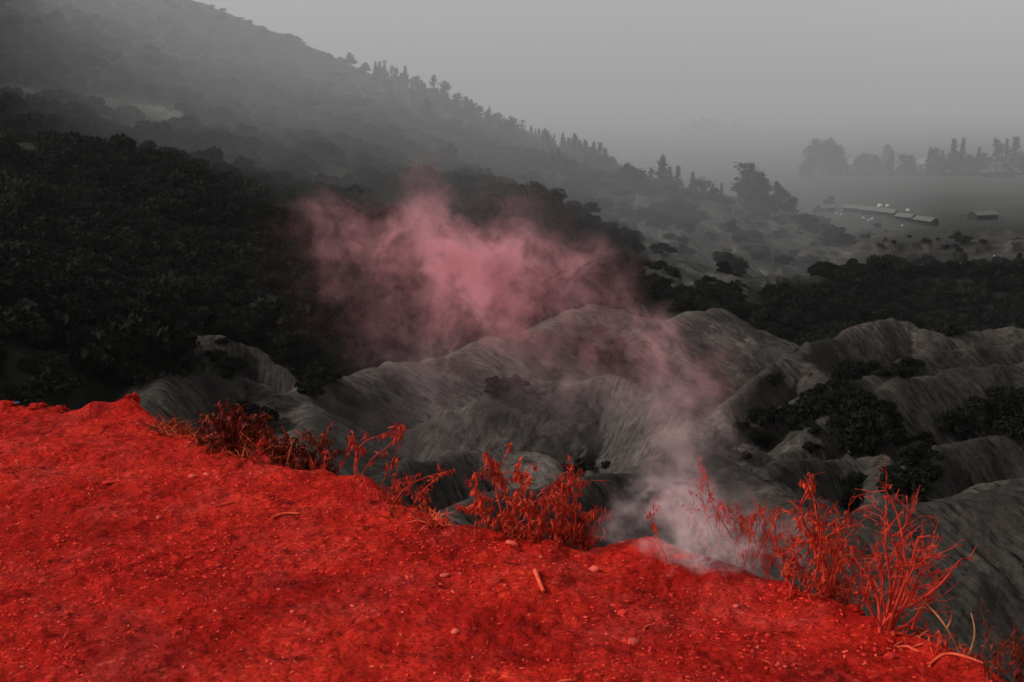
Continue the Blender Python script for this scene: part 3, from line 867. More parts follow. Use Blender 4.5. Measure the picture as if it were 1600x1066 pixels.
poly_fill([(1398, 700), (1446, 690), (1452, 760), (1405, 790), (1396, 740)], 12, 0.8, 1.4, 'black-green shrub down in the narrow dark gully', 'shrubs of the narrow gully', seed=4)
poly_fill([(1316, 756), (1348, 752), (1350, 800), (1318, 800)], 5, 0.5, 0.8, 'small upright dark shrub on the striped slope behind the bare branches', 'shrubs on the striped slope', hz=1.4, seed=5)
poly_fill([(770, 604), (815, 598), (822, 612), (765, 622)], 4, 0.6, 1.0, 'dark tuft of shrub in the notch of the pink-lit ridge', 'shrubs in the ridge notch', seed=6)
poly_fill([(895, 525), (955, 512), (1012, 560), (985, 588), (905, 585)], 15, 0.7, 1.4, 'shrub on the smoky flank below the ridge summit', 'shrubs below the ridge summit', seed=7)
poly_fill([(1120, 690), (1180, 660), (1205, 690), (1180, 730), (1140, 720)], 12, 0.7, 1.3, 'dark shrub at the mouth of the gully beside the smoke', 'shrubs at the gully mouth', seed=8)
poly_fill([(1195, 596), (1225, 590), (1225, 612), (1195, 612)], 2, 0.8, 1.2, 'small dark shrub alone on the pale ash spur', 'shrubs on the pale spur', seed=9)
poly_fill([(1240, 660), (1330, 650), (1330, 705), (1200, 715)], 8, 0.4, 0.8, 'low shrub dotted over the broken ash slope', 'shrubs dotted on the broken slope', seed=10)
poly_fill([(440, 560), (500, 560), (520, 610), (470, 640)], 9, 0.8, 1.5, 'dark shrub in the hollow beside the ridge foot', 'shrubs by the ridge foot', seed=11)
poly_fill([(885, 730), (945, 722), (945, 742), (885, 745)], 5, 0.4, 0.7, 'brownish low shrub between the small ridge and the smoking slope', 'shrubs between the near ridges', seed=12)
poly_fill([(330, 530), (372, 530), (372, 590), (335, 590)], 6, 0.8, 1.3, 'dark shrub hanging over the grey cliff', 'shrubs over the cliff', seed=13)
poly_fill([(1020, 345), (1240, 350), (1240, 372), (1060, 420), (1010, 400)], 20, 2.6, 4.6, 'grey-green shrub dotted over the pale slope below the crest trees', 'shrubs on the pale slope', seed=14)
poly_fill([(1260, 322), (1300, 318), (1300, 338), (1262, 340)], 6, 3.0, 5.0, 'grey shrub beside the first market shed', 'shrubs beside the sheds', seed=15)
poly_fill([(1505, 372), (1516, 372), (1516, 384), (1505, 384)], 1, 6.0, 6.5, 'single round grey bush standing on the plain by a pale bank', None, seed=16)
poly_fill([(1100, 360), (1400, 345), (1560, 385), (1590, 400), (1440, 410), (1330, 392), (1150, 400)], 22, 1.5, 3.0, 'grey scrub bush along the banks of the dry gullies', 'bushes along the dry gullies', seed=17)

# -- the scrub that covers the hill: the largest as individuals, the rest as one mass
rng = np.random.default_rng(42)
cand = []
r = 62.0
while r < 1060:
    sp = 2.2 + 0.0085 * r
    a0 = math.radians(-25.5)
    n = int(math.radians(51) * r / sp)
    a = a0 + (np.arange(n) + rng.uniform(0, 1, n)) * sp / r
    q = r + rng.uniform(-0.6, 0.6, n) * sp
    cand.append(np.stack([q * np.sin(a), q * np.cos(a), np.full(n, sp)], axis=1))
    r += sp * 0.8
cand = np.concatenate(cand)
cls = ground_class(cand[:, 0], cand[:, 1])
den = fbm(cand[:, 0] / 22, cand[:, 1] / 22, 3, 77)
bald = sstep(720, 900, cand[:, 1]) * (cand[:, 0] < -70)
keep = (cls == 2) & (den > -0.46) & (rng.uniform(0, 1, len(cand)) > 0.8 * bald)
edge = (np.isin(cls, (1, 5)) & (cand[:, 1] > 150) & (den > 0.22)) | ((cls == 4) & (cand[:, 1] > 250) & (den > 0.30))
cand = cand[keep | edge]
cz = ground_z(cand[:, 0], cand[:, 1])
f_ = cand[:, 1] * CP - (cz - EYE) * SP
ppx = 800 + F * cand[:, 0] / f_; ppy = 533 - F * (cand[:, 1] * SP + (cz - EYE) * CP) / f_
ok = (ppx > -120) & (ppx < 1720) & (ppy < 700) & (ppy > -120)
# keep the scars and the temple plain clear
for P in ([(140, 150), (215, 150), (290, 172), (286, 186), (150, 178)], [(-20, 128), (84, 140), (80, 156), (-20, 150)], [(-20, 232), (50, 226), (52, 258), (-20, 268)],
          [(392, 450), (430, 455), (445, 510), (400, 505)], [(930, 295), (965, 300), (965, 312), (915, 310)],
          [(1155, 425), (1272, 418), (1275, 455), (1168, 478)], [(1005, 400), (1120, 380), (1130, 440), (1050, 468)]):
    ok &= ~np.array([in_poly(a, b, P) for a, b in zip(ppx, ppy)])
cand, cz, ppx, ppy, den = cand[ok], cz[ok], ppx[ok], ppy[ok], None
rad = cand[:, 2] * rng.uniform(0.42, 0.80, len(cand)) * (1 - 0.45 * sstep(500, 750, cand[:, 1]))
pk = rng.uniform(0, 1, len(cand)); rad *= np.where(pk < 0.06, 1.9, np.where(pk < 0.2, 1.4, 0.95))
# which ones does the photograph show largest?  (not hidden by land, apparent size)
app = rad / np.hypot(cand[:, 0], cand[:, 1])
vis = np.zeros(len(cand), bool)
order = np.argsort(-app)
picked = []
BUDGET = 110
for i in order:
    if len(picked) >= BUDGET: break
    if not (-10 < ppx[i] < 1610 and ppy[i] < 640): continue
    t = np.linspace(0.04, 0.985, 260)
    x, y, z = cand[i, 0] * t, cand[i, 1] * t, EYE + (cz[i] + rad[i] * 0.7 - EYE) * t
    if np.any(ground_z(x, y) > z): continue
    picked.append(i)
picked = np.array(picked)
where = lambda px, py: ('low on the black slope' if px < 260 and py > 430 else
                        'on the dark lower hillside' if px < 520 and py > 330 else
                        'on the hillside behind the smoke' if px < 1000 else
                        'in the dark valley by the smoke' if py > 520 else 'on the wooded bank below the plain')
for i in picked:
    w = where(ppx[i], ppy[i])
    col = ('hard by the edge of view' if ppx[i] < 90 or ppx[i] > 1510 else 'above the far rim of red soil' if ppx[i] < 240 else 'above the grey outcrop' if ppx[i] < 470 else
           'above the leafy red plants' if ppx[i] < 800 else 'above the ridge summit' if ppx[i] < 1100 else 'above the slanting thicket')
    sz = 'large' if rad[i] > 3.4 else 'middling' if rad[i] > 2.6 else 'small'
    put_shrub((cand[i, 0], cand[i, 1], cz[i] - 0.15 * rad[i]), float(rad[i]), int(rng.integers(0, 5)), f'{sz} black-green shrub {col}, {w}', 'shrubs ' + w, hz=float(rng.uniform(0.75, 1.2)))
rest = np.ones(len(cand), bool); rest[picked] = False
print('scrub', len(cand), 'picked', len(picked))

def scrub_mass(P, R, name='hillside_scrub'):
    n = len(P)
    me = bpy.data.meshes.new(name)
    me.vertices.add(n); me.vertices.foreach_set('co', P.astype(np.float32).ravel())
    a = me.attributes.new('size', 'FLOAT', 'POINT'); a.data.foreach_set('value', R.astype(np.float32))
    a = me.attributes.new('turn', 'FLOAT', 'POINT'); a.data.foreach_set('value', rng.uniform(0, 6.28, n).astype(np.float32))
    a = me.attributes.new('which', 'INT', 'POINT'); a.data.foreach_set('value', rng.integers(0, 5, n).astype(np.int32))
    me.materials.append(M['shrub'])
    o = link(bpy.data.objects.new(name, me))
    ng = bpy.data.node_groups.new(name, 'GeometryNodeTree')
    ng.interface.new_socket('Geometry', in_out='INPUT', socket_type='NodeSocketGeometry')
    ng.interface.new_socket('Geometry', in_out='OUTPUT', socket_type='NodeSocketGeometry')
    N, L = ng.nodes, ng.links
    gi, go = N.new('NodeGroupInput'), N.new('NodeGroupOutput')
    jn = N.new('GeometryNodeGeometryToInstance')
    for k in range(5):
        oi = N.new('GeometryNodeObjectInfo')
        src = next(ob for ob in bpy.data.objects if ob.data == SHRUBS[k][0])
        oi.inputs['Object'].default_value = src
        L.new(oi.outputs['Geometry'], jn.inputs[0])
    ip = N.new('GeometryNodeInstanceOnPoints')
    ip.inputs['Pick Instance'].default_value = True
    def attr(nm, ty):
        q = N.new('GeometryNodeInputNamedAttribute'); q.data_type = ty; q.inputs['Name'].default_value = nm
        return q.outputs[0]
    L.new(gi.outputs[0], ip.inputs['Points'])
    L.new(jn.outputs[0], ip.inputs['Instance'])
    L.new(attr('which', 'INT'), ip.inputs['Instance Index'])
    cb = N.new('ShaderNodeCombineXYZ'); L.new(attr('turn', 'FLOAT'), cb.inputs[2])
    L.new(cb.outputs[0], ip.inputs['Rotation'])
    L.new(attr('size', 'FLOAT'), ip.inputs['Scale'])
    L.new(ip.outputs[0], go.inputs[0])
    md = o.modifiers.new('scatter', 'NODES'); md.node_group = ng
    return o
sm = scrub_mass(np.stack([cand[rest, 0], cand[rest, 1], cz[rest] - 0.15 * rad[rest]], axis=1), rad[rest])
tag(sm, 'dark scrub covering the hillside and the valley', kind='stuff')
# ------------------------------------------------------------------ buildings and people on the plain
M['roof_tin'] = simple_mat('weathered_tin', (0.10, 0.10, 0.095), (0.20, 0.195, 0.18), scale=0.9)
M['shed_wood'] = simple_mat('dark_boards', (0.018, 0.016, 0.014), (0.045, 0.040, 0.035), scale=1.5)
M['pale_wall'] = simple_mat('pale_render', (0.30, 0.29, 0.26), (0.48, 0.46, 0.42), scale=0.4)
M['dark_wall'] = simple_mat('dark_stone_wall', (0.030, 0.029, 0.028), (0.065, 0.062, 0.058), scale=0.6)
M['thatch'] = simple_mat('grey_thatch', (0.035, 0.033, 0.030), (0.085, 0.080, 0.072), scale=1.2)
M['tent'] = simple_mat('tent_cloth', (0.55, 0.50, 0.42), (0.75, 0.70, 0.62), scale=2.0)
M['white_cloth'] = simple_mat('white_cloth', (0.60, 0.60, 0.58), (0.80, 0.80, 0.78), scale=2.0)
M['horse_coat'] = simple_mat('dark_coat', (0.015, 0.012, 0.010), (0.035, 0.028, 0.022), scale=2.0)
M['skin'] = simple_mat('skin', (0.16, 0.09, 0.06), (0.22, 0.13, 0.09), scale=3.0)

def box(x0, x1, y0, y1, z0, z1):
    v = [(x0, y0, z0), (x1, y0, z0), (x1, y1, z0), (x0, y1, z0), (x0, y0, z1), (x1, y0, z1), (x1, y1, z1), (x0, y1, z1)]
    return np.array(v, float), np.array([(0, 3, 2, 1), (4, 5, 6, 7), (0, 1, 5, 4), (1, 2, 6, 5), (2, 3, 7, 6), (3, 0, 4, 7)])

def slab(a, b, c, d, t):
    """a sheet with thickness t below the quad a b c d"""
    q = np.array([a, b, c, d], float)
    n = np.cross(q[1] - q[0], q[3] - q[0]); n = n / np.linalg.norm(n)
    v = np.concatenate([q, q - n * t])
    return v, np.array([(0, 1, 2, 3), (7, 6, 5, 4), (0, 4, 5, 1), (1, 5, 6, 2), (2, 6, 7, 3), (3, 7, 4, 0)])

def part(name, parts, mat, parent, smooth=False):
    return link(bpy.data.objects.new(name, mesh_of(name, parts, mat, smooth)), parent)

def shed(px0, px1, py0, py1, height, depth, label, group='market sheds in a row on the plain', name='market_shed'):
    """open-fronted gabled shed whose long side runs between two pixels on the plain"""
    a = np.array(pt(px0, py0, plainY(py0))); b = np.array(pt(px1, py1, plainY(py1)))
    d = b - a; L_ = math.hypot(d[0], d[1]); rz = math.atan2(d[1], d[0])
    c = (a + b) / 2; z = float(ground_z(c[0], c[1])[0]) - 0.1
    e = tag(empty(name, (c[0], c[1], z), rz), label, 'shed', group)
    h = L_ / 2; w = depth
    eave = height * 0.62
    part('back_wall', [box(-h, h, w - 0.15, w, 0, eave)], M['shed_wood'], e)
    for s in (-1, 1):
        g = [(s * h, 0.1, 0), (s * h, w - 0.16, 0), (s * h, w - 0.16, eave), (s * h, w / 2, height - 0.15), (s * h, 0.1, eave)]
        v = np.array(g + [(p[0] - s * 0.12, p[1], p[2]) for p in g], float)
        f = [np.array([[0, 1, 2, 2]]), ]
        me = bpy.data.meshes.new('end_wall'); me.from_pydata([tuple(q) for q in v], [], [(0, 1, 2, 3, 4), (9, 8, 7, 6, 5)] + [(i, (i + 1) % 5, 5 + (i + 1) % 5, 5 + i) for i in range(5)])
        me.materials.append(M['shed_wood']); link(bpy.data.objects.new('end_wall', me), e)
    o_ = 0.5
    part('roof', [slab((-h - o_, -0.7, eave - 0.25), (h + o_, -0.7, eave - 0.25), (h + o_, w / 2, height), (-h - o_, w / 2, height), 0.08),
                  slab((-h - o_, w / 2, height), (h + o_, w / 2, height), (h + o_, w + 0.5, eave - 0.2), (-h - o_, w + 0.5, eave - 0.2), 0.08)], M['roof_tin'], e)
    n = max(3, int(L_ / 3))
    for i in range(n + 1):
        x = -h + 0.3 + (2 * h - 0.6) * i / n
        part('post', [box(x - 0.09, x + 0.09, -0.09, 0.09, 0, eave - 0.05)], M['shed_wood'], e)
    part('counter', [box(-h + 0.5, h - 0.5, 0.5, 1.1, 0, 1.0)], M['shed_wood'], e)
    return e
shed(1284, 1306, 326, 324, 5.0, 5.0, 'dark low shed half hidden by bushes, first of the shed row')
shed(1317, 1343, 325, 327, 5.2, 5.5, 'long tin-roofed shed, second of the row, nearest the tents')
shed(1344, 1370, 328, 330, 5.2, 5.5, 'long tin-roofed shed at the middle of the row')
shed(1371, 1396, 331, 334, 5.2, 5.5, 'tin-roofed shed just before the gap in the row')
shed(1399, 1423, 338, 341, 5.0, 5.0, 'tin-roofed shed just after the gap in the row')
shed(1427, 1455, 343, 347, 5.0, 5.5, 'last shed of the row with an open dark gable end')
shed(1527, 1560, 338, 336, 5.6, 8.0, 'separate gabled shed standing alone on the plain', None)

def tent(px, py, w, label, group='pale tents behind the sheds'):
    x, y, _ = pt(px, py, plainY(py)); z = float(ground_z(x, y)[0]) - 0.05
    e = tag(empty('tent', (x, y, z), 0.3), label, 'tent', group)
    V, Fc = [], []
    n, m = 16, 6
    for j in range(m + 1):
        t = j / m * math.pi / 2
        for i in range(n):
            a = 2 * math.pi * i / n
            k = 1 + 0.06 * math.cos(4 * a)
            V.append((w / 2 * math.cos(t) * math.cos(a) * k, w / 2 * 0.8 * math.cos(t) * math.sin(a) * k, 0.52 * w * math.sin(t) ** 0.9))
    for j in range(m):
        for i in range(n): Fc.append((j * n + i, j * n + (i + 1) % n, (j + 1) * n + (i + 1) % n, (j + 1) * n + i))
    part('canopy', [(np.array(V), np.array(Fc))], M['tent'], e, True)
    part('door_flap', [slab((-0.5, -w * 0.43, 0.02), (0.5, -w * 0.43, 0.02), (0.25, -w * 0.33, 0.32 * w), (-0.25, -w * 0.33, 0.32 * w), 0.05)], M['shed_wood'], e)
tent(1375, 316, 4.2, 'cream dome tent, larger one behind the middle shed')
tent(1387, 316, 3.2, 'white dome tent next to the larger cream one')
tent(1419, 323, 3.0, 'small pale tent behind the gap in the shed row')

def bundle(px, py, s, label):
    x, y, _ = pt(px, py, plainY(py)); z = float(ground_z(x, y)[0])
    rg = np.random.default_rng(int(px))
    V, Fc = [], []
    n, m = 10, 5
    for j in range(m + 1):
        t = j / m * math.pi / 2
        for i in range(n):
            a = 2 * math.pi * i / n; k = 1 + rg.uniform(-0.16, 0.16)
            V.append((s * math.cos(t) * math.cos(a) * k, 0.7 * s * math.cos(t) * math.sin(a) * k, 0.9 * s * math.sin(t) * (1 + rg.uniform(-0.1, 0.1))))
    for j in range(m):
        for i in range(n): Fc.append((j * n + i, j * n + (i + 1) % n, (j + 1) * n + (i + 1) % n, (j + 1) * n + i))
    o = link(bpy.data.objects.new('covered_bundle', mesh_of('covered_bundle', [(np.array(V), np.array(Fc))], M['white_cloth'], True)))
    o.location = (x, y, z - 0.05)
    tag(o, label, 'bundle', 'white covered bundles by the sheds')
for q in [(1307, 327, 0.9, 'white bundle between the first two sheds'), (1314, 329, 0.8, 'white bundle just outside the second shed'),
          (1349, 334, 0.9, 'white bundle in front of the middle shed'), (1357, 338, 0.8, 'white bundle farthest out on the sand before the middle shed'),
          (1363, 336, 1.0, 'largest white bundle, at the corner of the middle shed'), (1410, 346, 0.8, 'white bundle in front of the shed after the gap')]:
    bundle(*q)

def skin_body(name, joints, edges, mat, sub=1):
    me = bpy.data.meshes.new(name)
    me.from_pydata([j[:3] for j in joints], edges, [])
    ob = bpy.data.objects.new(name, me); COL.objects.link(ob)
    sk = ob.modifiers.new('skin', 'SKIN')
    for sv, j in zip(me.skin_vertices[0].data, joints): sv.radius = (j[3], j[3])
    me.skin_vertices[0].data[0].use_root = True
    ob.modifiers.new('sub', 'SUBSURF').levels = sub
    dg = bpy.context.evaluated_depsgraph_get()
    m2 = bpy.data.meshes.new_from_object(ob.evaluated_get(dg))
    bpy.data.objects.remove(ob)
    m2.materials.clear(); m2.materials.append(mat)
    m2.polygons.foreach_set('use_smooth', np.ones(len(m2.polygons), bool))
    return m2
HORSE = skin_body('horse_body', [(0, 0, 1.22, .30), (0.55, 0, 1.25, .28), (-0.55, 0, 1.24, .31), (0.85, 0, 1.62, .17), (1.08, 0, 1.95, .13), (1.42, 0, 1.75, .10),
                                 (0.55, .16, .72, .09), (0.56, .16, .05, .06), (0.55, -.16, .72, .09), (0.60, -.16, .05, .06),
                                 (-0.62, .17, .85, .12), (-0.72, .17, .48, .06), (-0.66, .17, .05, .06), (-0.62, -.17, .85, .12), (-0.70, -.17, .48, .06), (-0.62, -.17, .05, .06),
                                 (-0.95, 0, 1.15, .06), (-1.0, 0, .65, .04)],
                  [(0, 1), (0, 2), (1, 3), (3, 4), (4, 5), (1, 6), (6, 7), (1, 8), (8, 9), (2, 10), (10, 11), (11, 12), (2, 13), (13, 14), (14, 15), (2, 16), (16, 17)], M['horse_coat'])
for i, (px, py, rz, lb) in enumerate([(1502, 333, 0.2, 'dark horse farthest from the lone shed'), (1508, 333, 2.9, 'dark horse in the middle of the three by the lone shed'), (1518, 335, 0.5, 'dark horse nearest the lone shed')]):
    x, y, _ = pt(px, py, plainY(py))
    o = link(bpy.data.objects.new('horse', HORSE)); o.location = (x, y, float(ground_z(x, y)[0])); o.rotation_euler = (0, 0, rz)
    tag(o, lb, 'horse', 'horses beside the lone shed')
BODY = skin_body('person_body', [(0, 0, .95, .15), (0, 0, 1.2, .16), (0, 0, 1.42, .15), (0, 0, 1.54, .06), (0, 0.01, 1.66, .105), (0, 0.01, 1.76, .07),
                                 (-.1, 0, .88, .10), (-.11, .02, .48, .075), (-.11, -.03, .04, .05), (.1, 0, .88, .10), (.12, -.04, .48, .075), (.12, 0.0, .04, .05),
                                 (-.22, 0, 1.38, .06), (-.27, 0, 1.08, .05), (-.25, -.06, .80, .035), (.22, 0, 1.38, .06), (.27, 0, 1.08, .05), (.25, -.06, .80, .035)],
                 [(0, 1), (1, 2), (2, 3), (3, 4), (4, 5), (0, 6), (6, 7), (7, 8), (0, 9), (9, 10), (10, 11), (2, 12), (12, 13), (13, 14), (2, 15), (15, 16), (16, 17)], M['white_cloth'])
h = hit_ground(1553, 405, 200, 1500, 4000) or pt(1553, 405, 600)
o = link(bpy.data.objects.new('person', BODY)); o.location = (h[0], h[1], h[2]); tag(o, 'tiny person in white standing on the rough ground', 'person')
BODY2 = BODY.copy(); BODY2.materials.clear(); BODY2.materials.append(M['horse_coat'])
for i, (px, py, lb) in enumerate([(1538, 354, 'tiny person in dark clothes below the lone shed'), (1441, 312, 'tiny dark person alone far out on the plain')]):
    x, y, _ = pt(px, py, plainY(py)); o = link(bpy.data.objects.new('person', BODY2)); o.location = (x, y, float(ground_z(x, y)[0])); tag(o, lb, 'person')

# -- the walled compound
def long_building(px0, px1, py, h, depth, label, wall, roof, back=0.0, name='long_hall', cat='building', bays=6):
    Y = plainY(py) + back
    a = np.array(pt(px0, py, Y)); b = np.array(pt(px1, py, Y)); L_ = b[0] - a[0]
    z = PLAIN - 0.2
    e = tag(empty(name, ((a[0] + b[0]) / 2, Y, z)), label, cat)
    hh = L_ / 2
    part('wall', [box(-hh, hh, 0, depth, 0, h * 0.62)], M[wall], e)
    part('roof', [slab((-hh - 1, -1.2, h * 0.58), (hh + 1, -1.2, h * 0.58), (hh + 1, depth / 2, h), (-hh - 1, depth / 2, h), 0.2),
                  slab((-hh - 1, depth / 2, h), (hh + 1, depth / 2, h), (hh + 1, depth + 1.2, h * 0.58), (-hh - 1, depth + 1.2, h * 0.58), 0.2)], M[roof], e)
    for i in range(bays):
        x = -hh + L_ * (i + 0.5) / bays
        part('doorway', [box(x - 1.2, x + 1.2, -0.12, 0.1, 0, h * 0.42)], M['dark_wall'], e)
    return e
long_building(1318, 1352, 262, 12.0, 9, 'pale long hall with light roof beside the big round trees', 'pale_wall', 'pale_wall', 8)
long_building(1400, 1452, 262, 12.0, 9, 'pale long hall with light roof beyond the tiered roof', 'pale_wall', 'pale_wall', 8)
long_building(1452, 1492, 263, 7.0, 7, 'low pale hall among the spires', 'pale_wall', 'thatch', 4, bays=4)
# long dark boundary wall with coping and piers
xa, xb, Y = pt(1306, 269, plainY(269))[0], pt(1640, 269, plainY(269))[0], plainY(269)
e = tag(empty('boundary_wall', ((xa + xb) / 2, Y, PLAIN - 0.3)), 'long low dark wall along the front of the compound', 'wall')
part('wall', [box(-(xb - xa) / 2, (xb - xa) / 2, 0, 0.6, 0, 3.0)], M['dark_wall'], e)
part('coping', [box(-(xb - xa) / 2, (xb - xa) / 2, -0.15, 0.75, 3.003, 3.35)], M['thatch'], e)
for i in range(15):
    x = -(xb - xa) / 2 + (xb - xa) * i / 14
    part('pier', [box(x - 0.6, x + 0.6, -0.3, 0.9, 0, 3.8)], M['dark_wall'], e)
# tiered tower
x, y, _ = pt(1385, 262, plainY(262) + 20)
e = tag(empty('tiered_tower', (x, y, PLAIN - 0.2)), 'stepped tower with a tapering tiered roof above the compound', 'tower')
part('base', [box(-6, 6, -5, 5, 0, 9.0)], M['dark_wall'], e)
zz, w = 9.0, 7.4
for i in range(5):
    hgt = 3.1
    b0 = np.array([(-w, -w, zz), (w, -w, zz), (w, w, zz), (-w, w, zz)]); t0 = b0 * np.array([.66, .66, 1]) + np.array([0, 0, hgt])
    v = np.concatenate([b0, t0]); f = np.array([(0, 3, 2, 1), (4, 5, 6, 7), (0, 1, 5, 4), (1, 2, 6, 5), (2, 3, 7, 6), (3, 0, 4, 7)])
    part('roof_tier', [(v, f)], M['thatch'], e)
    zz += hgt + 0.02; w *= 0.84
part('finial', [box(-1.0, 1.0, -1.0, 1.0, zz, zz + 1.6)], M['dark_wall'], e)
# thatched hall with swept eaves
x, y, _ = pt(1565, 272, plainY(272))
e = tag(empty('thatched_hall', (x, y, PLAIN - 0.2)), 'wide thatched hall with pale swept eaves in front of the conifers', 'building')
part('wall', [box(-13, 13, 2, 12, 0, 5)], M['dark_wall'], e)
prof = [(-18, 4.6), (-13, 6.4), (-8, 10.0), (-4.5, 14.0), (4.5, 14.0), (8, 10.0), (13, 6.4), (18, 4.6)]
for nm, dz, y0, y1, mt in (('roof', 0.0, 0.0, 14.0, 'thatch'), ('eave_edge', 0.06, -0.5, -0.02, 'pale_wall')):
    v = []
    for (a, c) in prof:
        v += [(a, y0, c + dz), (a, y1, c + dz), (a, y0, c + dz - 0.7), (a, y1, c + dz - 0.7)]
    f = []
    for i in range(len(prof) - 1):
        k = 4 * i
        f += [(k, k + 4, k + 5, k + 1), (k + 2, k + 3, k + 7, k + 6), (k, k + 2, k + 6, k + 4), (k + 1, k + 5, k + 7, k + 3)]
    f += [(0, 1, 3, 2), (28, 30, 31, 29)]
    part(nm, [(np.array(v, float), np.array(f))], M[mt], e)
for i in range(6):
    part('post', [box(-12 + 4.8 * i - .25, -12 + 4.8 * i + .25, 0.5, 1.0, 0, 5.6)], M['dark_wall'], e)
# ------------------------------------------------------------------ the red-lit shelf: plants, stones, litter
def plant_mat(name, c0, c1, scale=25.0):
    m = simple_mat(name, c0, c1, scale=scale, rough=0.75, coords='Object')
    return m
M['red_stem'] = plant_mat('red_stem', (0.34, 0.020, 0.010), (0.72, 0.060, 0.030))  # red light on the plants is put into stem, leaf and grass colours
M['red_leaf'] = plant_mat('red_dry_leaf', (0.28, 0.014, 0.006), (0.70, 0.060, 0.020))
M['dark_leaf'] = plant_mat('dark_dry_leaf', (0.07, 0.009, 0.004), (0.30, 0.035, 0.012))
M['ember_grass'] = plant_mat('orange_dry_grass', (0.16, 0.022, 0.006), (0.48, 0.070, 0.020))
M['tan_twig'] = plant_mat('tan_twig', (0.24, 0.085, 0.035), (0.46, 0.19, 0.085))
M['straw'] = plant_mat('straw', (0.66, 0.055, 0.025), (0.88, 0.140, 0.065))  # straw reddened, the red light is in its colour
M['pale_stone'] = simple_mat('pale_stone', (0.60, 0.045, 0.032), (0.88, 0.17, 0.13), scale=30, per_object=0.25)  # pink of the red light put into the colour of pale stones
M['red_stone'] = simple_mat('red_stone', (0.40, 0.018, 0.011), (0.70, 0.040, 0.022), scale=30, per_object=0.3)  # red light put into the colour of stones and crumbs
M['blue_plastic'] = simple_mat('blue_plastic', (0.05, 0.16, 0.42), (0.10, 0.28, 0.60), scale=8, rough=0.4)
M['white_plastic'] = simple_mat('white_scrap', (0.6, 0.5, 0.45), (0.8, 0.72, 0.66), scale=8, rough=0.5)

def rim_py(px):
    for a, b in zip(RIM_PX[:-1], RIM_PX[1:]):
        if a[0] <= px <= b[0]: return a[1] + (b[1] - a[1]) * (px - a[0]) / (b[0] - a[0])
    return RIM_PX[0][1] if px < RIM_PX[0][0] else RIM_PX[-1][1]

def rim_point(px, out=0.06):
    """a place on the ground just beyond the rim in this column"""
    lo, hi = RIM_PX[0], RIM_PX[-1]
    for a, b in zip(RIM_PX[:-1], RIM_PX[1:]):
        if a[0] <= px <= b[0]:
            py = a[1] + (b[1] - a[1]) * (px - a[0]) / (b[0] - a[0]); break
    else: py = lo[1] if px < lo[0] else hi[1]
    x, y, _ = on_level(px, py)
    s = 1 + out / math.hypot(x, y)
    return x * s, y * s

def curve_pts(pxs, Y0, rg, wob=0.05, n=3):
    """a stem through picture points; its depth wanders like a real one"""
    P = []; d = 0.0
    for i, (px, py) in enumerate(pxs):
        if i: d += rg.uniform(-wob, wob)
        P.append(np.array(pt(px, py, Y0 + d)))
    return np.array(chaikin(P, n if len(P) > 2 else 1))

def strip_leaf(rg, base, dirn, length, width):
    """a curled, drooping dry leaf: four cross-ribs"""
    d = np.array(dirn, float); d /= np.linalg.norm(d)
    side = np.cross(d, (0, 0, 1.0)); side = side / max(1e-6, np.linalg.norm(side))
    side = side + 0.5 * rg.normal(size=3); side = side - d * side.dot(d); side /= np.linalg.norm(side)
    p = np.array(base, float); v = []
    droop = rg.uniform(0.6, 2.2)
    for k, w in enumerate((0.35, 1.0, 0.8, 0.08)):
        v += [p - side * width * w / 2, p + side * width * w / 2]
        d = d + np.array([0, 0, -0.45 * droop]) + 0.18 * rg.normal(size=3); d /= np.linalg.norm(d)
        p = p + d * length / 3
        side = side + 0.35 * rg.normal(size=3); side = side - d * side.dot(d); side /= np.linalg.norm(side)
    return np.array(v), np.array([(0, 1, 3, 2), (2, 3, 5, 4), (4, 5, 7, 6)])

def at_root(name, root):
    return empty(name, root)

def local(parts, root):
    r = np.array(root)
    return [(v - r, f) for v, f in parts]

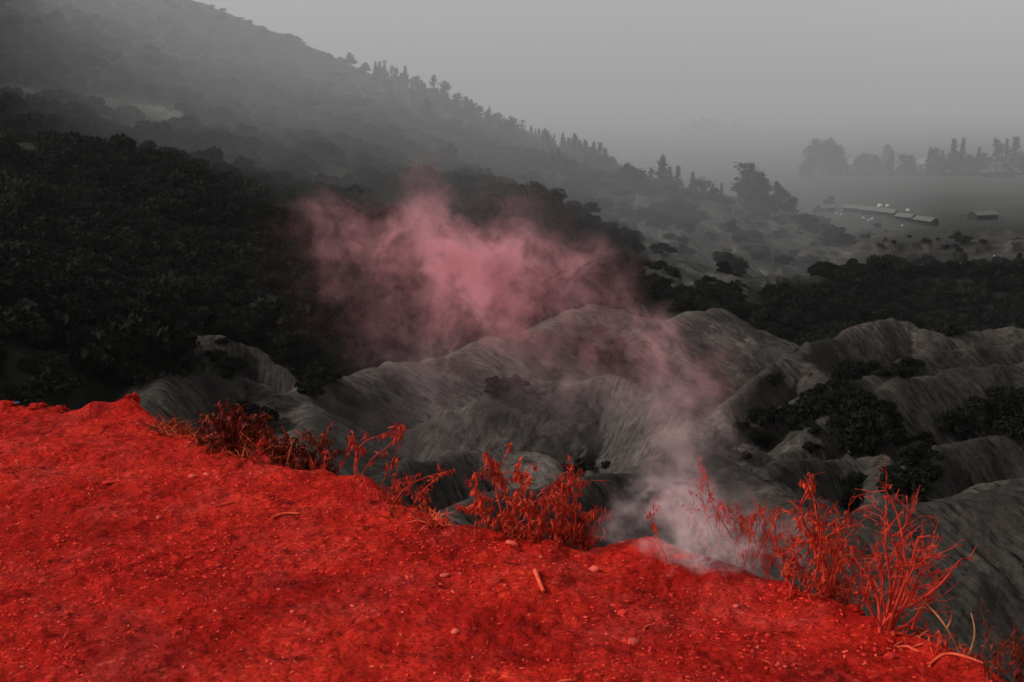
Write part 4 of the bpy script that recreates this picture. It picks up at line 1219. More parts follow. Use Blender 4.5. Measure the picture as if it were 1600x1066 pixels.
def dry_plant(name, root_px, stems, label, cat='shrub', seed=0, leaf=('red_leaf', 0.045, 0.010), n_leaf=9, twigs=3, stem_mat='red_stem', r0=0.0043, out=0.08,
              leaf_from=0.35, fill=0, fill_box=None, twig_len=0.10, group=None, leaf_n_mul=1.0):
    """stems traced in the picture plus twigs and leaves grown on them; every main stem is a part"""
    rg = np.random.default_rng(seed)
    x, y = rim_point(root_px, out)
    root = (x, y, float(ground_z(x, y)[0]) - 0.03)
    e = at_root(name, root); tag(e, label, cat, group)
    lv, tw = [], []
    stems = list(stems)
    for _ in range(fill):
        x0, x1, y0, y1 = fill_box
        bx = rg.uniform(x0, x1); tx = bx + rg.uniform(-30, 30); ty = rg.uniform(y0, y0 + (y1 - y0) * 0.75)
        stems.append(([(bx, y1 + rg.uniform(-6, 10)), ((bx + tx) / 2 + rg.uniform(-10, 10), (y1 + ty) / 2), (tx, ty)], 0.55))
    for st in stems:
        pxs, k = (st if isinstance(st, tuple) and not isinstance(st[0], (int, float)) else (st, 1.0))
        c = curve_pts(pxs, y + rg.uniform(-0.08, 0.10), rg)
        # sink the foot into the ground
        g = float(ground_z(c[0, 0], c[0, 1])[0])
        c = np.concatenate([[np.array([c[0, 0], c[0, 1], min(c[0, 2], g) - 0.03])], c]) if (c[0, 2] > g - 0.02 and pxs[0][1] > rim_py(pxs[0][0]) - 14) else c
        n = len(c)
        tube_r = np.linspace(r0 * k, r0 * k * 0.28, n) * (1 + 0.12 * rg.normal(size=n).clip(-1, 1))
        part('stem', local([tube(c, tube_r, 6)], root), M[stem_mat], e, True)
        L_ = np.linalg.norm(np.diff(c, axis=0), axis=1).sum()
        for _ in range(twigs):
            i = int(rg.uniform(leaf_from, 0.97) * (n - 1)); d = unit(c[min(i + 1, n - 1)] - c[i - 1])
            dr = unit(d + 1.1 * rg.normal(size=3) * np.array([1, .7, .6]) + np.array([0, 0, 0.5]))
            ln = twig_len * rg.uniform(0.5, 1.3)
            q = [c[i], c[i] + dr * ln * 0.5 + rg.normal(size=3) * 0.006, c[i] + dr * ln + np.array([0, 0, -0.01]) + rg.normal(size=3) * 0.01]
            tw.append(tube(q, [r0 * k * 0.35, r0 * k * 0.25, r0 * 0.10], 4))
            for _ in range(2):
                t = rg.uniform(0.3, 0.9); b_ = np.array(q[0]) * (1 - t) + np.array(q[2]) * t
                d_ = unit(dr + 0.9 * rg.normal(size=3)) * ln * rg.uniform(0.25, 0.55)
                tw.append(tube([b_, b_ + d_ * 0.5 + rg.normal(size=3) * 0.003, b_ + d_], [r0 * k * 0.2, r0 * k * 0.15, r0 * 0.07], 3))
            if leaf:
                for _ in range(int(n_leaf * 0.7 * leaf_n_mul)):
                    t = rg.uniform(0.2, 1.0); b = q[0] * (1 - t) + q[2] * t
                    lv.append(strip_leaf(rg, b, rg.normal(size=3) + np.array([0, 0, -0.2]), leaf[1] * rg.uniform(0.5, 1.3), leaf[2] * rg.uniform(0.6, 1.4)))
        if leaf:
            for _ in range(int(n_leaf * leaf_n_mul)):
                i = int(rg.uniform(leaf_from, 1.0) * (n - 1))
                lv.append(strip_leaf(rg, c[i], rg.normal(size=3) + np.array([0, 0, -0.3]), leaf[1] * rg.uniform(0.6, 1.5), leaf[2] * rg.uniform(0.6, 1.4)))
    if tw: tag(part('twigs', local(tw, root), M[stem_mat], e), kind='stuff')
    if lv: tag(part('leaves', local(lv, root), M[leaf[0]], e), kind='stuff')
    return e

dry_plant('dry_shrub', 556, [[(556, 757), (553, 716), (566, 690), (598, 679), (622, 684)], ([(558, 757), (580, 715), (606, 700), (622, 676)], .8), ([(560, 757), (556, 705), (552, 690)], .6),
                             ([(590, 770), (607, 735), (624, 700), (628, 672)], .7)],
          'thin red plant arching over like a hook at the soil rim', seed=1, leaf=('red_leaf', 0.030, 0.006), n_leaf=16, twigs=6, twig_len=0.06)
dry_plant('dry_shrub', 505, [([(508, 745), (507, 722), (509, 705)], .7), ([(520, 748), (535, 728), (545, 700)], .6), ([(495, 742), (490, 725), (484, 712)], .5)],
          'few small red sprigs beside the hooked plant', seed=2, leaf=('red_leaf', 0.022, 0.006), n_leaf=8, twigs=3, twig_len=0.04)
dry_plant('dry_shrub', 640, [([(612, 790), (632, 762), (664, 745), (700, 737)], .8), ([(640, 805), (655, 770), (690, 742)], .7), ([(655, 812), (640, 760), (634, 742)], .6), ([(600, 780), (580, 760), (566, 752)], .6), ([(670, 816), (660, 790), (668, 765)], .6)],
          'low straggling red plant sprawling below the hooked one', seed=3, leaf=('red_leaf', 0.024, 0.006), n_leaf=9, twigs=6, twig_len=0.06, fill=5, fill_box=(585, 680, 745, 805))
dry_plant('dry_shrub', 830, [[(792, 851), (783, 800), (773, 758), (771, 722)], [(806, 853), (792, 790), (786, 745), (776, 733)], ([(778, 846), (806, 812), (835, 782), (868, 768)], .9), ([(798, 852), (850, 800), (886, 762)], .9),
                             [(832, 857), (824, 795), (816, 748), (812, 738)], [(868, 863), (866, 805), (882, 764), (894, 752)], [(892, 866), (902, 805), (890, 758)], ([(742, 833), (746, 800), (742, 780)], .6),
                             ([(912, 868), (920, 835), (938, 806)], .7), ([(850, 860), (845, 800), (852, 760)], .8), ([(762, 842), (756, 800), (750, 772)], .7), ([(880, 865), (874, 820), (886, 795)], .8), ([(820, 856), (800, 800), (803, 770)], .8)],
          'largest leafy red plant with hanging dry leaves, middle of the rim', seed=4, leaf=('red_leaf', 0.034, 0.007), n_leaf=19, twigs=8, fill=10, fill_box=(735, 925, 775, 862), leaf_from=0.15)
dry_plant('dry_shrub', 1165, [[(1183, 906), (1152, 852), (1128, 815), (1119, 800), (1130, 790), (1136, 803), (1124, 812)], ([(1160, 898), (1130, 830), (1108, 775), (1105, 745)], .7), ([(1150, 893), (1110, 830), (1094, 765)], .6), [(1202, 908), (1178, 842), (1172, 822), (1190, 795)],
                              ([(1208, 915), (1190, 850), (1196, 800)], .7), ([(1040, 868), (1022, 835), (1016, 805)], .6), ([(1120, 886), (1100, 840), (1080, 800)], .5), ([(1195, 905), (1215, 850), (1205, 800)], .6), ([(1170, 900), (1190, 850), (1220, 835)], .6)],
          'twiggy red plant half veiled by the rising smoke', seed=5, leaf=('red_leaf', 0.018, 0.0045), n_leaf=10, twigs=9, fill=12, fill_box=(1100, 1225, 790, 905), twig_len=0.08)
dry_plant('dry_shrub', 1290, [[(1314, 957), (1292, 918), (1276, 883), (1272, 858), (1280, 842), (1290, 812)], [(1276, 880), (1272, 850), (1262, 828), (1250, 800), (1253, 781)], [(1264, 926), (1260, 899), (1244, 876), (1218, 867)],
                              [(1303, 952), (1303, 918), (1306, 892), (1318, 862)], ([(1275, 862), (1266, 840), (1240, 872)], .8), ([(1279, 846), (1300, 834), (1325, 822), (1332, 800)], .7), ([(1282, 850), (1276, 805), (1271, 775)], .7),
                              ([(1240, 940), (1232, 900), (1236, 860)], .8), ([(1320, 958), (1330, 910), (1336, 870)], .7), ([(1295, 950), (1330, 930), (1364, 928)], .8), ([(1250, 942), (1280, 925), (1310, 920)], .7), ([(1310, 955), (1280, 930), (1250, 925)], .7)],
          'tangled red bush with curling leaves and thick forked branch', seed=6, leaf=('red_leaf', 0.024, 0.007), n_leaf=10, twigs=8, fill=9, fill_box=(1222, 1345, 815, 948), r0=0.0058, leaf_from=0.2)
dry_plant('dry_shrub', 1395, [[(1378, 984), (1394, 932), (1388, 880), (1378, 830)], [(1382, 984), (1400, 930), (1416, 884), (1391, 840), (1384, 800)], [(1388, 985), (1403, 937), (1422, 889), (1435, 838)], [(1390, 985), (1416, 940), (1426, 924), (1438, 894)],
                              [(1376, 983), (1394, 958), (1429, 943), (1467, 918), (1499, 876)], ([(1416, 884), (1406, 812), (1392, 780), (1384, 765)], .7), ([(1422, 889), (1440, 880), (1454, 867)], .7), ([(1372, 982), (1376, 965), (1388, 955), (1392, 932)], 1.5),
                              [(1376, 982), (1372, 930), (1364, 920), (1358, 900)], [(1384, 984), (1396, 940), (1408, 912), (1412, 895)], [(1392, 986), (1410, 945), (1420, 900), (1432, 870)], ([(1378, 982), (1350, 935), (1344, 880)], .8),
                              ([(1400, 988), (1440, 960), (1462, 905)], .8), ([(1370, 980), (1384, 900), (1362, 850)], .7), [(1380, 984), (1402, 900), (1404, 850)], ([(1391, 840), (1410, 830), (1426, 800)], .6), ([(1396, 985), (1425, 975), (1442, 994)], 1.0)],
          'bundle of bright red bare branches fanning from one stump', seed=7, leaf=('red_leaf', 0.018, 0.005), n_leaf=5, twigs=6, fill=6, fill_box=(1350, 1470, 860, 985), r0=0.0072, leaf_from=0.5, out=0.03)
dry_plant('bare_twig', 1499, [[(1501, 1040), (1499, 1020), (1486, 991), (1468, 965), (1454, 950), (1440, 937), (1429, 932)], ([(1480, 981), (1486, 970), (1488, 957)], .7), ([(1454, 952), (1440, 949), (1422, 955)], .5)],
          'long leafless tan twig leaning back over the dark slope', 'twig', seed=8, leaf=None, twigs=0, stem_mat='tan_twig', r0=0.0055, out=0.03)
dry_plant('bare_twig', 1509, [[(1508, 1036), (1517, 1018), (1524, 991), (1521, 970), (1517, 958)]], 'short curved tan twig bowing outwards next to the long one', 'twig', seed=9, leaf=None, twigs=0, stem_mat='tan_twig', r0=0.005, out=0.03)
dry_plant('dry_shrub', 1480, [([(1470, 1030), (1472, 1010), (1462, 995)], .7), ([(1475, 1032), (1480, 1005), (1466, 985)], .6)], 'small red sprig between the stump and the tan twigs', seed=10, leaf=('red_leaf', 0.025, 0.006), n_leaf=5, twigs=3, twig_len=0.04, fill=6, fill_box=(1440, 1540, 985, 1045))
dry_plant('dry_shrub', 1560, [([(1560, 1075), (1555, 1040), (1570, 1000)], .6), ([(1580, 1085), (1590, 1040), (1585, 1000)], .6), ([(1540, 1065), (1535, 1020), (1545, 985)], .6)], 'dim dark red plant in the bottom corner of the view', seed=11, leaf=('dark_leaf', 0.028, 0.007), n_leaf=6, twigs=4, fill=5, fill_box=(1540, 1610, 1010, 1080), stem_mat='dark_leaf')
dry_plant('dry_shrub', 370, [([(350, 708), (345, 680), (348, 655)], .8), ([(370, 714), (372, 680), (365, 650)], .8), ([(390, 718), (392, 690), (402, 668)], .8)],
          'dense dark russet bush at the far end of the rim', seed=12, leaf=('dark_leaf', 0.036, 0.010), n_leaf=34, twigs=9, fill=16, fill_box=(318, 405, 655, 716), stem_mat='dark_leaf', leaf_from=0.05, out=0.14)
dry_plant('dry_shrub', 450, [([(436, 732), (435, 705), (432, 680)], .9), ([(460, 736), (462, 715), (470, 700)], .7)], 'dark russet undergrowth below the far end bush', seed=13, leaf=('dark_leaf', 0.034, 0.009), n_leaf=22, twigs=7, fill=18, fill_box=(405, 500, 685, 740), stem_mat='dark_leaf', leaf_from=0.05, out=0.12)

def blades(rg, cx, cy, n, spread, length, flat=0.0, width=0.004):
    """grass blades around a place on the ground"""
    out = []
    for _ in range(n):
        a = rg.uniform(0, 6.283); q = spread * math.sqrt(rg.uniform(0, 1))
        x, y = cx + q * math.cos(a), cy + q * math.sin(a) * 0.7
        z = float(ground_z(x, y)[0]) - 0.005
        d = np.array([rg.normal() * 0.7, rg.normal() * 0.7, 1.0 - flat]); d /= np.linalg.norm(d)
        ln = length * rg.uniform(0.4, 1.2); w = width * rg.uniform(0.6, 1.3)
        s = np.cross(d, rg.normal(size=3)); s /= np.linalg.norm(s)
        p0 = np.array([x, y, z]); p1 = p0 + d * ln * 0.55; d2 = d + np.array([rg.normal() * .3, rg.normal() * .3, -0.45]); d2 /= np.linalg.norm(d2); p2 = p1 + d2 * ln * 0.45
        out.append((np.array([p0 - s * w, p0 + s * w, p1 + s * w * .7, p1 - s * w * .7, p2 + s * w * .15, p2 - s * w * .15]), np.array([(0, 1, 2, 3), (3, 2, 4, 5)])))
    return out
def tuft(px, py, n, spread, length, mat, label, seed, flat=0.0, width=0.004, name='grass_tuft', cat='grass'):
    rg = np.random.default_rng(seed)
    x, y, _ = on_level(px, py)
    root = (x, y, float(ground_z(x, y)[0]))
    o = link(bpy.data.objects.new(name, mesh_of(name, local(blades(rg, x, y, n, spread, length, flat, width), root), M[mat])))
    o.location = root
    tag(o, label, cat, 'tufts of dry grass along the rim')
tuft(268, 672, 90, 0.13, 0.11, 'ember_grass', 'orange dry grass beside the top knob of the rim', 21, 0.3)
tuft(300, 682, 110, 0.16, 0.12, 'ember_grass', 'matted orange grass in front of the dark russet bush', 22, 0.5)
tuft(330, 694, 80, 0.12, 0.13, 'straw', 'flattened bright straw lying by the dark russet bush', 23, 0.85)
tuft(372, 712, 80, 0.16, 0.10, 'ember_grass', 'orange grass under the dark russet bush', 24, 0.3)
tuft(430, 726, 80, 0.16, 0.13, 'ember_grass', 'thin upright orange grass behind the round clod', 25, 0.1)
tuft(680, 826, 46, 0.05, 0.10, 'straw', 'bright straw tuft combed sideways at the middle rim', 26, 0.45, 0.005)
tuft(655, 812, 60, 0.14, 0.07, 'ember_grass', 'faint brown grass above the straw tuft', 27, 0.2, 0.003)
tuft(1448, 1012, 60, 0.12, 0.07, 'straw', 'red crumbly litter at the foot of the branch bundle', 28, 0.8)

# -- stones, clods, sticks
def rock_mesh(seed, rough=0.25, sub=2):
    bm = bmesh.new()
    bmesh.ops.create_icosphere(bm, subdivisions=sub, radius=1.0)
    rg = np.random.default_rng(seed)
    o = rg.uniform(-50, 50, 3); sc = rg.uniform(0.75, 1.2, 3) * np.array([1.15, 0.9, 0.65])
    for v in bm.verts:
        c = v.co
        n = float(fbm(np.array([c.x * 1.7 + o[0] + c.z]), np.array([c.y * 1.7 + o[1] - c.z]), 5, seed, 0.6)[0])
        k = 1 + rough * n * 1.6
        v.co = Vector((c.x * sc[0] * k, c.y * sc[1] * k, max(-0.45, c.z * sc[2] * k)))
    me = bpy.data.meshes.new('stone'); bm.to_mesh(me); bm.free()
    return me
ROCKS = []
for k in range(6):
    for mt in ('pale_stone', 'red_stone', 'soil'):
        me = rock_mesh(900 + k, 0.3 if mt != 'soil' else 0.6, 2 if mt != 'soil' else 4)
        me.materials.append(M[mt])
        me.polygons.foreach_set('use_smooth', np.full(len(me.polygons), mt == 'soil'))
        ROCKS.append((mt, me))
def stone(px, py, wpx, mt, k, label, name='stone', cat='stone', group=None, zf=1.0, sink=0.25):
    x, y, _ = on_level(px, py)
    z = float(ground_z(x, y)[0])
    s = wpx / F * math.hypot(x, y) / 2.0
    me = [m for q, m in ROCKS if q == mt][k % 6]
    o = link(bpy.data.objects.new(name, me)); o.location = (x, y, z + s * (0.45 - sink) * zf)
    o.scale = (s, s, s * zf); o.rotation_euler = (RNG.uniform(-.25, .25), RNG.uniform(-.25, .25), RNG.uniform(0, 6.28))
    tag(o, label, cat, group)
stone(206, 641, 22, 'soil', 0, 'rough red soil knob crowning the far rim', 'soil_clod', 'clod', zf=1.3)
stone(60, 647, 22, 'soil', 3, 'broken red clod by the blue scrap', 'soil_clod', 'clod', zf=0.9)
stone(94, 648, 20, 'soil', 4, 'crumbled dark red clod next to the broken one', 'soil_clod', 'clod', zf=0.8)
stone(20, 647, 16, 'soil', 5, 'red clod at the very edge of view', 'soil_clod', 'clod', zf=0.8)
stone(414, 724, 24, 'soil', 2, 'round red clod standing up at the rim under russet bush', 'soil_clod', 'clod', zf=1.5, sink=0.1)
stone(1334, 962, 26, 'soil', 3, 'dull red clod among the branch feet', 'soil_clod', 'clod', zf=1.1)
stone(771, 924, 28, 'red_stone', 0, 'flat brownish chip near the middle of the soil', zf=0.5, group='larger stones on the soil')
stone(801, 865, 16, 'pale_stone', 1, 'rounded pinkish stone close under the leafy plant', group='larger stones on the soil')
stone(928, 889, 18, 'pale_stone', 2, 'pale orange broken stone below the rim near the smoke', group='larger stones on the soil')
stone(1072, 882, 34, 'red_stone', 3, 'dark red stub at the foot of the smoke', zf=0.8, group='larger stones on the soil')
stone(712, 992, 16, 'pale_stone', 4, 'small pinkish stone low in the middle of the soil', group='larger stones on the soil')
stone(972, 960, 20, 'red_stone', 5, 'star-shaped red stone right of centre on the soil', zf=0.6, group='larger stones on the soil')
stone(990, 1008, 20, 'pale_stone', 0, 'flat pinkish stone below the star-shaped one', zf=0.5, group='larger stones on the soil')
stone(695, 903, 14, 'pale_stone', 3, 'bright pink pebble left of the brownish chip', group='larger stones on the soil')
stone(457, 961, 10, 'pale_stone', 5, 'round pale pebble alone on the lower soil', group='larger stones on the soil')
stone(300, 750, 12, 'pale_stone', 2, 'pinkish pebble of the upper pair below the mound', group='larger stones on the soil')
stone(322, 748, 10, 'pale_stone', 1, 'second pinkish pebble of the upper pair', group='larger stones on the soil')
stone(248, 810, 9, 'pale_stone', 0, 'pale round pebble on the left soil', group='larger stones on the soil')
stone(305, 808, 14, 'red_stone', 4, 'rough red stone beside the pale round pebble', group='larger stones on the soil')
stone(1200, 996, 12, 'red_stone', 1, 'red stone on the plain lower soil below the smoke', group='larger stones on the soil')
stone(1390, 1038, 18, 'red_stone', 2, 'orange-red stone at the lower corner near the lying stick', group='larger stones on the soil')
stone(1150, 945, 10, 'pale_stone', 3, 'small stone under the smoking spot', group='larger stones on the soil')
stone(170, 760, 22, 'red_stone', 0, 'half-buried red stone with a curved edge, left soil', zf=0.4, group='larger stones on the soil')
stone(174, 852, 14, 'red_stone', 5, 'dull red stone midway down the left soil', group='larger stones on the soil')
rs = random.Random(77)
spots = 0
while spots < 40:
    px, py = rs.uniform(0, 1420), rs.uniform(670, 1064)
    x, y, _ = on_level(px, py)
    d_, s_, i_, t_, sd_ = poly_dist(np.array([x]), np.array([y]), RIM)
    if sd_[0] > 0 or d_[0] < 0.08: continue
    kind = rs.choice(['pale_stone', 'red_stone', 'red_stone'])
    third = 'upper' if py < 790 else 'middle' if py < 930 else 'lower'
    side_ = 'left' if px < 480 else 'central' if px < 950 else 'right-hand'
    stone(px, py, rs.uniform(4.5, 8.5), kind, rs.randrange(6), ('pale pinkish' if kind == 'pale_stone' else 'small red') + f' pebble scattered on the {third} {side_} soil', 'pebble', 'pebble', f'pebbles on the {third} {side_} soil')
    spots += 1

def stick(pxs, r, mat, label, name='stick', cat='stick', seed=0, group=None):
    rg = np.random.default_rng(seed)
    P = []
    for px, py in pxs:
        x, y, _ = on_level(px, py)
        P.append(np.array([x, y, float(ground_z(x, y)[0]) + r * 0.9]))
    root = tuple(P[0])
    P = np.array(chaikin(P, 2)) if len(P) > 2 else np.array(P)
    if len(P) == 2: P = np.array([P[0], (P[0] + P[1]) / 2 + np.array([0, 0, 0.004]), P[1]])
    o = link(bpy.data.objects.new(name, mesh_of(name, local([tube(P, np.linspace(r, r * 0.7, len(P)), 6)], root), M[mat], True)))
    o.location = root
    tag(o, label, cat, group)
stick([(1451, 1048), (1462, 1042), (1477, 1040), (1505, 1046), (1540, 1053)], 0.0055, 'straw', 'bent bright stick lying in the bottom corner of the soil', seed=1)
stick([(836, 915), (842, 928), (849, 941)], 0.009, 'straw', 'short thick pale chip of wood near the brownish chip', seed=2)
stick([(1005, 993), (1012, 984), (1022, 982)], 0.004, 'straw', 'small curved straw on the soil right of centre', seed=3)
stick([(1188, 1046), (1210, 1053)], 0.0045, 'red_stem', 'short red twig low on the soil', seed=4)
stick([(1375, 1000), (1410, 1004), (1440, 1003)], 0.007, 'red_stem', 'straight red stick lying before the branch bundle', seed=5)
stick([(870, 1058), (898, 1060)], 0.0045, 'straw', 'pale straw at the bottom edge of the soil', seed=6)
stick([(962, 850), (976, 858)], 0.005, 'straw', 'short twig poking over the rim beside the smoke', seed=7)
stick([(425, 812), (445, 806), (468, 809)], 0.006, 'straw', 'flat orange straw piece on the upper soil', seed=8)
stick([(335, 795), (368, 790)], 0.006, 'straw', 'orange straw fragment above the first flat straw', seed=9)
# scraps by the far rim
for (px, py, w, mt, lb, nm) in [(28, 647, 7, 'blue_plastic', 'tiny blue plastic scrap on the far rim', 'plastic_scrap'), (349, 696, 5, 'white_plastic', 'tiny white scrap in the orange grass', 'paper_scrap')]:
    x, y, _ = on_level(px, py); s = w / F * math.hypot(x, y)
    rg = np.random.default_rng(int(px))
    n = 6
    gx, gy = np.meshgrid(np.linspace(-.5, .5, n), np.linspace(-.5, .5, n))
    gz = 0.5 + 0.35 * fbm(gx * 4 + px, gy * 4, 2, 5)
    v = np.stack([gx * s, gy * s, gz * s], axis=2).reshape(-1, 3)
    f = [(j * n + i, j * n + i + 1, (j + 1) * n + i + 1, (j + 1) * n + i) for j in range(n - 1) for i in range(n - 1)]
    o = link(bpy.data.objects.new(nm, mesh_of(nm, [(v, np.array(f))], M[mt], True))); o.location = (x, y, float(ground_z(x, y)[0]) + 0.004)
    o.modifiers.new('thick', 'SOLIDIFY').thickness = 0.001
    tag(o, lb, 'scrap')

# -- grit and crumbs that nobody could count
def grit(n, mat, name, smin, smax, seed, label):
    rg = np.random.default_rng(seed)
    th_ = np.radians(rg.uniform(-24, 24, n * 3)); r_ = rg.uniform(2.8, 8.2, n * 3)
    x, y = r_ * np.sin(th_), r_ * np.cos(th_)
    cl = fbm(x / 0.55, y / 0.55, 3, seed + 3)
    d_, s_, i_, t_, sd_ = poly_dist(x, y, RIM)
    k = ((sd_ <= 0) & (cl > rg.uniform(-0.5, 0.45, len(x))))
    x, y = x[k][:n], y[k][:n]; n = len(x)
    z = ground_z(x, y)
    base = np.array([(1, 0, 0), (0, 1, 0), (-1, 0, 0), (0, -1, 0), (0, 0, 0.9), (0, 0, -0.5)], float)
    tri = np.array([(0, 1, 4), (1, 2, 4), (2, 3, 4), (3, 0, 4), (1, 0, 5), (2, 1, 5), (3, 2, 5), (0, 3, 5)])
    s = smin + (smax - smin) * rg.uniform(0, 1, (n, 1, 1)) ** 2.5
    v = base[None] * (1 + 0.45 * rg.normal(size=(n, 6, 3)).clip(-1.2, 1.2)) * s * np.array([1.2, 1.0, 0.75])
    a = rg.uniform(0, 6.28, n); ca, sa = np.cos(a)[:, None], np.sin(a)[:, None]
    v = np.stack([v[:, :, 0] * ca - v[:, :, 1] * sa, v[:, :, 0] * sa + v[:, :, 1] * ca, v[:, :, 2]], axis=2)
    v = v + np.stack([x, y, z + 0.001], axis=1)[:, None]
    f = (tri[None] + (np.arange(n) * 6)[:, None, None]).reshape(-1, 3)
    o = link(bpy.data.objects.new(name, np_mesh(name, v.reshape(-1, 3), f, M[mat], False)))
    tag(o, label, kind='stuff')
grit(13000, 'red_stone', 'soil_crumbs', 0.0015, 0.009, 51, 'loose red crumbs over the soil')
grit(500, 'pale_stone', 'pale_grit', 0.0015, 0.006, 52, 'pale grit sprinkled over the soil')
# flat leaf litter and straw bits
rg = np.random.default_rng(61)
lit = []
while len(lit) < 260:
    px, py = rg.uniform(0, 1500), rg.uniform(660, 1066)
    x, y, _ = on_level(px, py)
    if float(fbm(np.array([x / 0.7]), np.array([y / 0.7]), 2, 66)[0]) < rg.uniform(-0.3, 0.5): continue
    d_, s_, i_, t_, sd_ = poly_dist(np.array([x]), np.array([y]), RIM)
    if sd_[0] > 0: continue
    a = rg.uniform(0, 6.28)
    lit.append(strip_leaf(rg, (x, y, float(ground_z(x, y)[0]) + rg.uniform(0.002, 0.010)), (math.cos(a), math.sin(a), rg.uniform(0, .3)), rg.uniform(0.010, 0.034), rg.uniform(0.002, 0.008)))
o = link(bpy.data.objects.new('leaf_litter', mesh_of('leaf_litter', lit, M['straw']))); tag(o, 'bits of dry straw and leaf on the soil', kind='stuff')
# ------------------------------------------------------------------ smoke rising from the rim and drifting away
SMOKE_COLOR_LOW, SMOKE_COLOR_HIGH = (0.99, 0.92, 0.91), (0.95, 0.50, 0.54)
PUFFS = [  # px, py, metres ahead, radii across / along the view / up (m), weight
    (1105, 862, 4.45, 0.28, 0.20, 0.14, 9.0), (1070, 830, 4.50, 0.22, 0.20, 0.20, 6.0), (1175, 862, 4.42, 0.22, 0.16, 0.13, 4.5), (1080, 780, 4.7, 0.22, 0.22, 0.20, 0.9),
    (1095, 715, 5.0, 0.28, 0.25, 0.20, 0.50), (1085, 650, 5.4, 0.28, 0.28, 0.24, 0.55), (1045, 575, 5.8, 0.26, 0.28, 0.28, 0.85), (985, 545, 6.0, 0.32, 0.3, 0.22, 0.50),
    (900, 545, 6.2, 0.55, 0.4, 0.34, 0.28), (770, 440, 6.6, 0.55, 0.45, 0.36, 1.9), (740, 435, 6.6, 0.27, 0.25, 0.24, 4.0), (870, 420, 6.7, 0.45, 0.4, 0.26, 0.5),
    (670, 430, 6.8, 0.40, 0.4, 0.36, 0.55), (525, 345, 7.0, 0.30, 0.3, 0.20, 0.38), (650, 340, 7.0, 0.40, 0.35, 0.20, 0.50), (660, 520, 6.6, 0.40, 0.4, 0.30, 0.30), (590, 390, 6.9, 0.34, 0.3, 0.28, 0.42), (600, 420, 6.8, 0.75, 0.5, 0.5, 0.08),
    (800, 620, 5.8, 0.90, 0.45, 0.36, 0.10), (780, 345, 7.0, 0.60, 0.4, 0.22, 0.12),
]
SMOKE_DENSITY = 2.9
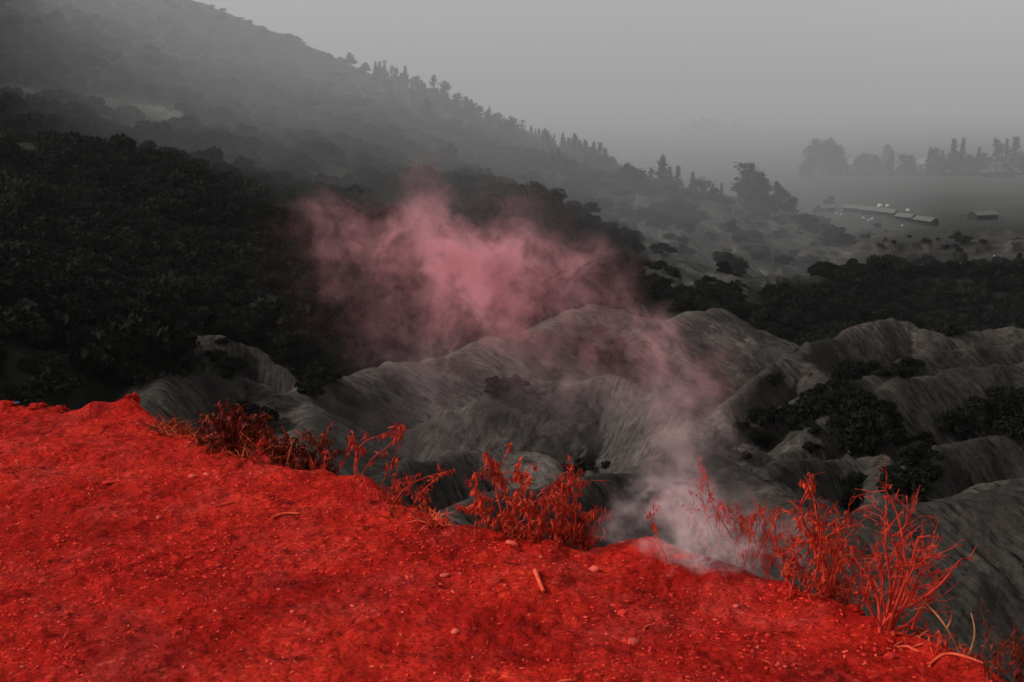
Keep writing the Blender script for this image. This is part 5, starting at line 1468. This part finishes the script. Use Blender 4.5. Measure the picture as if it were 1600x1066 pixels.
def smoke():
    bm = bmesh.new()
    cs = []
    for (px, py, Y, a, b, c, w) in PUFFS:
        p = np.array(pt(px, py, Y)); cs.append((p, np.array([a, b, c]) * 1.25, w))
    root = np.array(pt(1108, 880, 4.4))
    for p, s, w in cs:
        m4 = Matrix.Translation(Vector(p - root)) @ Matrix.Diagonal(Vector((*(s * 1.0 + 0.36), 1)))
        bmesh.ops.create_icosphere(bm, subdivisions=2, radius=1.0, matrix=m4)
    res = bmesh.ops.convex_hull(bm, input=bm.verts[:])
    dead = [g for g in set(res['geom_interior'] + res['geom_unused']) if isinstance(g, bmesh.types.BMVert)]
    bmesh.ops.delete(bm, geom=dead, context='VERTS')
    # drop faces that the old spheres left inside the hull
    hull = set(f for f in res['geom'] if isinstance(f, bmesh.types.BMFace))
    bmesh.ops.delete(bm, geom=[f for f in bm.faces if f not in hull], context='FACES_ONLY')
    me = bpy.data.meshes.new('smoke_plume'); bm.to_mesh(me); bm.free()
    m = bpy.data.materials.new('smoke'); m.use_nodes = True
    N, L = m.node_tree.nodes, m.node_tree.links
    N.clear()
    tc = N.new('ShaderNodeTexCoord')
    # turbulence bends the puffs
    n1 = nd(N, 'ShaderNodeTexNoise', Scale=2.0, Detail=5.0, Roughness=0.6)
    L.new(tc.outputs['Object'], n1.inputs['Vector'])
    sb = nd(N, 'ShaderNodeVectorMath', operation='SUBTRACT'); sb.inputs[1].default_value = (.5, .5, .5)
    L.new(n1.outputs['Color'], sb.inputs[0])
    sc = nd(N, 'ShaderNodeVectorMath', operation='SCALE'); sc.inputs['Scale'].default_value = 1.05
    L.new(sb.outputs[0], sc.inputs[0])
    ad = nd(N, 'ShaderNodeVectorMath', operation='ADD')
    L.new(tc.outputs['Object'], ad.inputs[0]); L.new(sc.outputs[0], ad.inputs[1])
    tot = None
    for p, s, w in cs:
        q = nd(N, 'ShaderNodeVectorMath', operation='SUBTRACT'); q.inputs[1].default_value = tuple(p - root)
        L.new(ad.outputs[0], q.inputs[0])
        d = nd(N, 'ShaderNodeVectorMath', operation='DIVIDE'); d.inputs[1].default_value = tuple(s)
        L.new(q.outputs[0], d.inputs[0])
        ln = nd(N, 'ShaderNodeVectorMath', operation='LENGTH'); L.new(d.outputs[0], ln.inputs[0])
        mr = N.new('ShaderNodeMapRange'); mr.interpolation_type = 'SMOOTHERSTEP'
        mr.inputs['From Min'].default_value = 1.0; mr.inputs['From Max'].default_value = 0.0
        mr.inputs['To Min'].default_value = 0.0; mr.inputs['To Max'].default_value = w
        L.new(ln.outputs['Value'], mr.inputs['Value'])
        if tot is None: tot = mr.outputs[0]
        else:
            a = nd(N, 'ShaderNodeMath', operation='ADD'); L.new(tot, a.inputs[0]); L.new(mr.outputs[0], a.inputs[1]); tot = a.outputs[0]
    n2 = nd(N, 'ShaderNodeTexNoise', Scale=4.6, Detail=6.0, Roughness=0.62, Distortion=0.9)
    L.new(ad.outputs[0], n2.inputs['Vector'])
    mr = N.new('ShaderNodeMapRange'); mr.inputs['From Min'].default_value = 0.46; mr.inputs['From Max'].default_value = 0.70
    mr.inputs['To Min'].default_value = 0.03; mr.inputs['To Max'].default_value = 2.0 * SMOKE_DENSITY
    L.new(n2.outputs['Fac'], mr.inputs['Value'])
    mu = nd(N, 'ShaderNodeMath', operation='MULTIPLY'); L.new(tot, mu.inputs[0]); L.new(mr.outputs[0], mu.inputs[1])
    # steam-pale at the vent, pink as it thins
    sp = N.new('ShaderNodeSeparateXYZ'); L.new(tc.outputs['Object'], sp.inputs[0])
    mz = N.new('ShaderNodeMapRange'); mz.inputs['From Min'].default_value = 0.05; mz.inputs['From Max'].default_value = 0.42
    L.new(sp.outputs['Z'], mz.inputs['Value'])
    mx = nd(N, 'ShaderNodeMixRGB'); mx.inputs[1].default_value = (*SMOKE_COLOR_LOW, 1); mx.inputs[2].default_value = (*SMOKE_COLOR_HIGH, 1)
    L.new(mz.outputs[0], mx.inputs[0])
    pv = N.new('ShaderNodeVolumePrincipled')
    L.new(mx.outputs[0], pv.inputs['Color']); L.new(mu.outputs[0], pv.inputs['Density'])
    pv.inputs['Anisotropy'].default_value = 0.0
    mo = N.new('ShaderNodeOutputMaterial'); L.new(pv.outputs[0], mo.inputs['Volume'])
    m.cycles.volume_step_rate = 0.75
    me.materials.append(m)
    o = link(bpy.data.objects.new('smoke_plume', me)); o.location = tuple(root)
    tag(o, 'pink smoke rising from the rim and drifting off over the ridges', kind='stuff')
smoke()
# ------------------------------------------------------------------ haze: the air over the whole place
def haze_box():
    x, y0, y1, z0, z1 = 4300.0, -4300.0, 4300.0, float(GZ.min()) - 1.0, float(GZ.max()) + 45.0
    v = [(-x, y0, z0), (x, y0, z0), (x, y1, z0), (-x, y1, z0), (-x, y0, z1), (x, y0, z1), (x, y1, z1), (-x, y1, z1)]
    f = [(0, 3, 2, 1), (4, 5, 6, 7), (0, 1, 5, 4), (1, 2, 6, 5), (2, 3, 7, 6), (3, 0, 4, 7)]
    me = bpy.data.meshes.new('haze'); me.from_pydata(v, [], f)
    m = bpy.data.materials.new('haze'); m.use_nodes = True
    N, L = m.node_tree.nodes, m.node_tree.links
    N.clear()
    pv = N.new('ShaderNodeVolumePrincipled')
    pv.inputs['Color'].default_value = (0.93, 0.95, 0.95, 1)
    pv.inputs['Density'].default_value = HAZE_DENSITY
    pv.inputs['Anisotropy'].default_value = 0.25
    mo = N.new('ShaderNodeOutputMaterial')
    L.new(pv.outputs[0], mo.inputs['Volume'])
    me.materials.append(m)
    o = link(bpy.data.objects.new('haze', me))
    tag(o, 'pale grey fog filling the whole valley', kind='stuff')
haze_box()

def fog_bank():
    """the cloud lying on the hill and the plain: even density inside a billowing front"""
    nx, nz = 72, 14
    X = np.linspace(-2600, 2600, nx); Z = np.linspace(PLAIN - 1.4, float(GZ.max()) + 40.0, nz)
    front, back = [], []
    for j, z in enumerate(Z):
        for i, x in enumerate(X):
            yf = 205 + 1.35 * min(700.0, max(0.0, -x - 30)) + 2.1 * min(260.0, max(0.0, x + 15)) + (60 if x < 0 else 18) * float(fbm(np.array([x / 170.0]), np.array([z / 60.0]), 3, 401)[0])
            front.append((x, yf, z)); back.append((x, 4250.0, z))
    v = front + back
    n = nx * nz
    f = []
    for j in range(nz - 1):
        for i in range(nx - 1):
            a = j * nx + i
            f.append((a, a + 1, a + nx + 1, a + nx)); f.append((n + a, n + a + nx, n + a + nx + 1, n + a + 1))
    for i in range(nx - 1):
        f.append((i, n + i, n + i + 1, i + 1)); t = (nz - 1) * nx + i
        f.append((t, t + 1, n + t + 1, n + t))
    for j in range(nz - 1):
        a = j * nx; f.append((a, a + nx, n + a + nx, n + a)); b = a + nx - 1
        f.append((b, n + b, n + b + nx, b + nx))
    me = bpy.data.meshes.new('fog_bank'); me.from_pydata(v, [], f)
    m = bpy.data.materials.new('fog_bank'); m.use_nodes = True
    N, L = m.node_tree.nodes, m.node_tree.links
    N.clear()
    pv = N.new('ShaderNodeVolumePrincipled')
    pv.inputs['Color'].default_value = (0.95, 0.965, 0.96, 1)
    pv.inputs['Density'].default_value = FOG_DENSITY
    pv.inputs['Anisotropy'].default_value = 0.1
    mo = N.new('ShaderNodeOutputMaterial')
    L.new(pv.outputs[0], mo.inputs['Volume'])
    me.materials.append(m)
    o = link(bpy.data.objects.new('fog_bank', me))
    tag(o, 'thick grey cloud lying on the hill and the far plain', kind='stuff')
fog_bank()
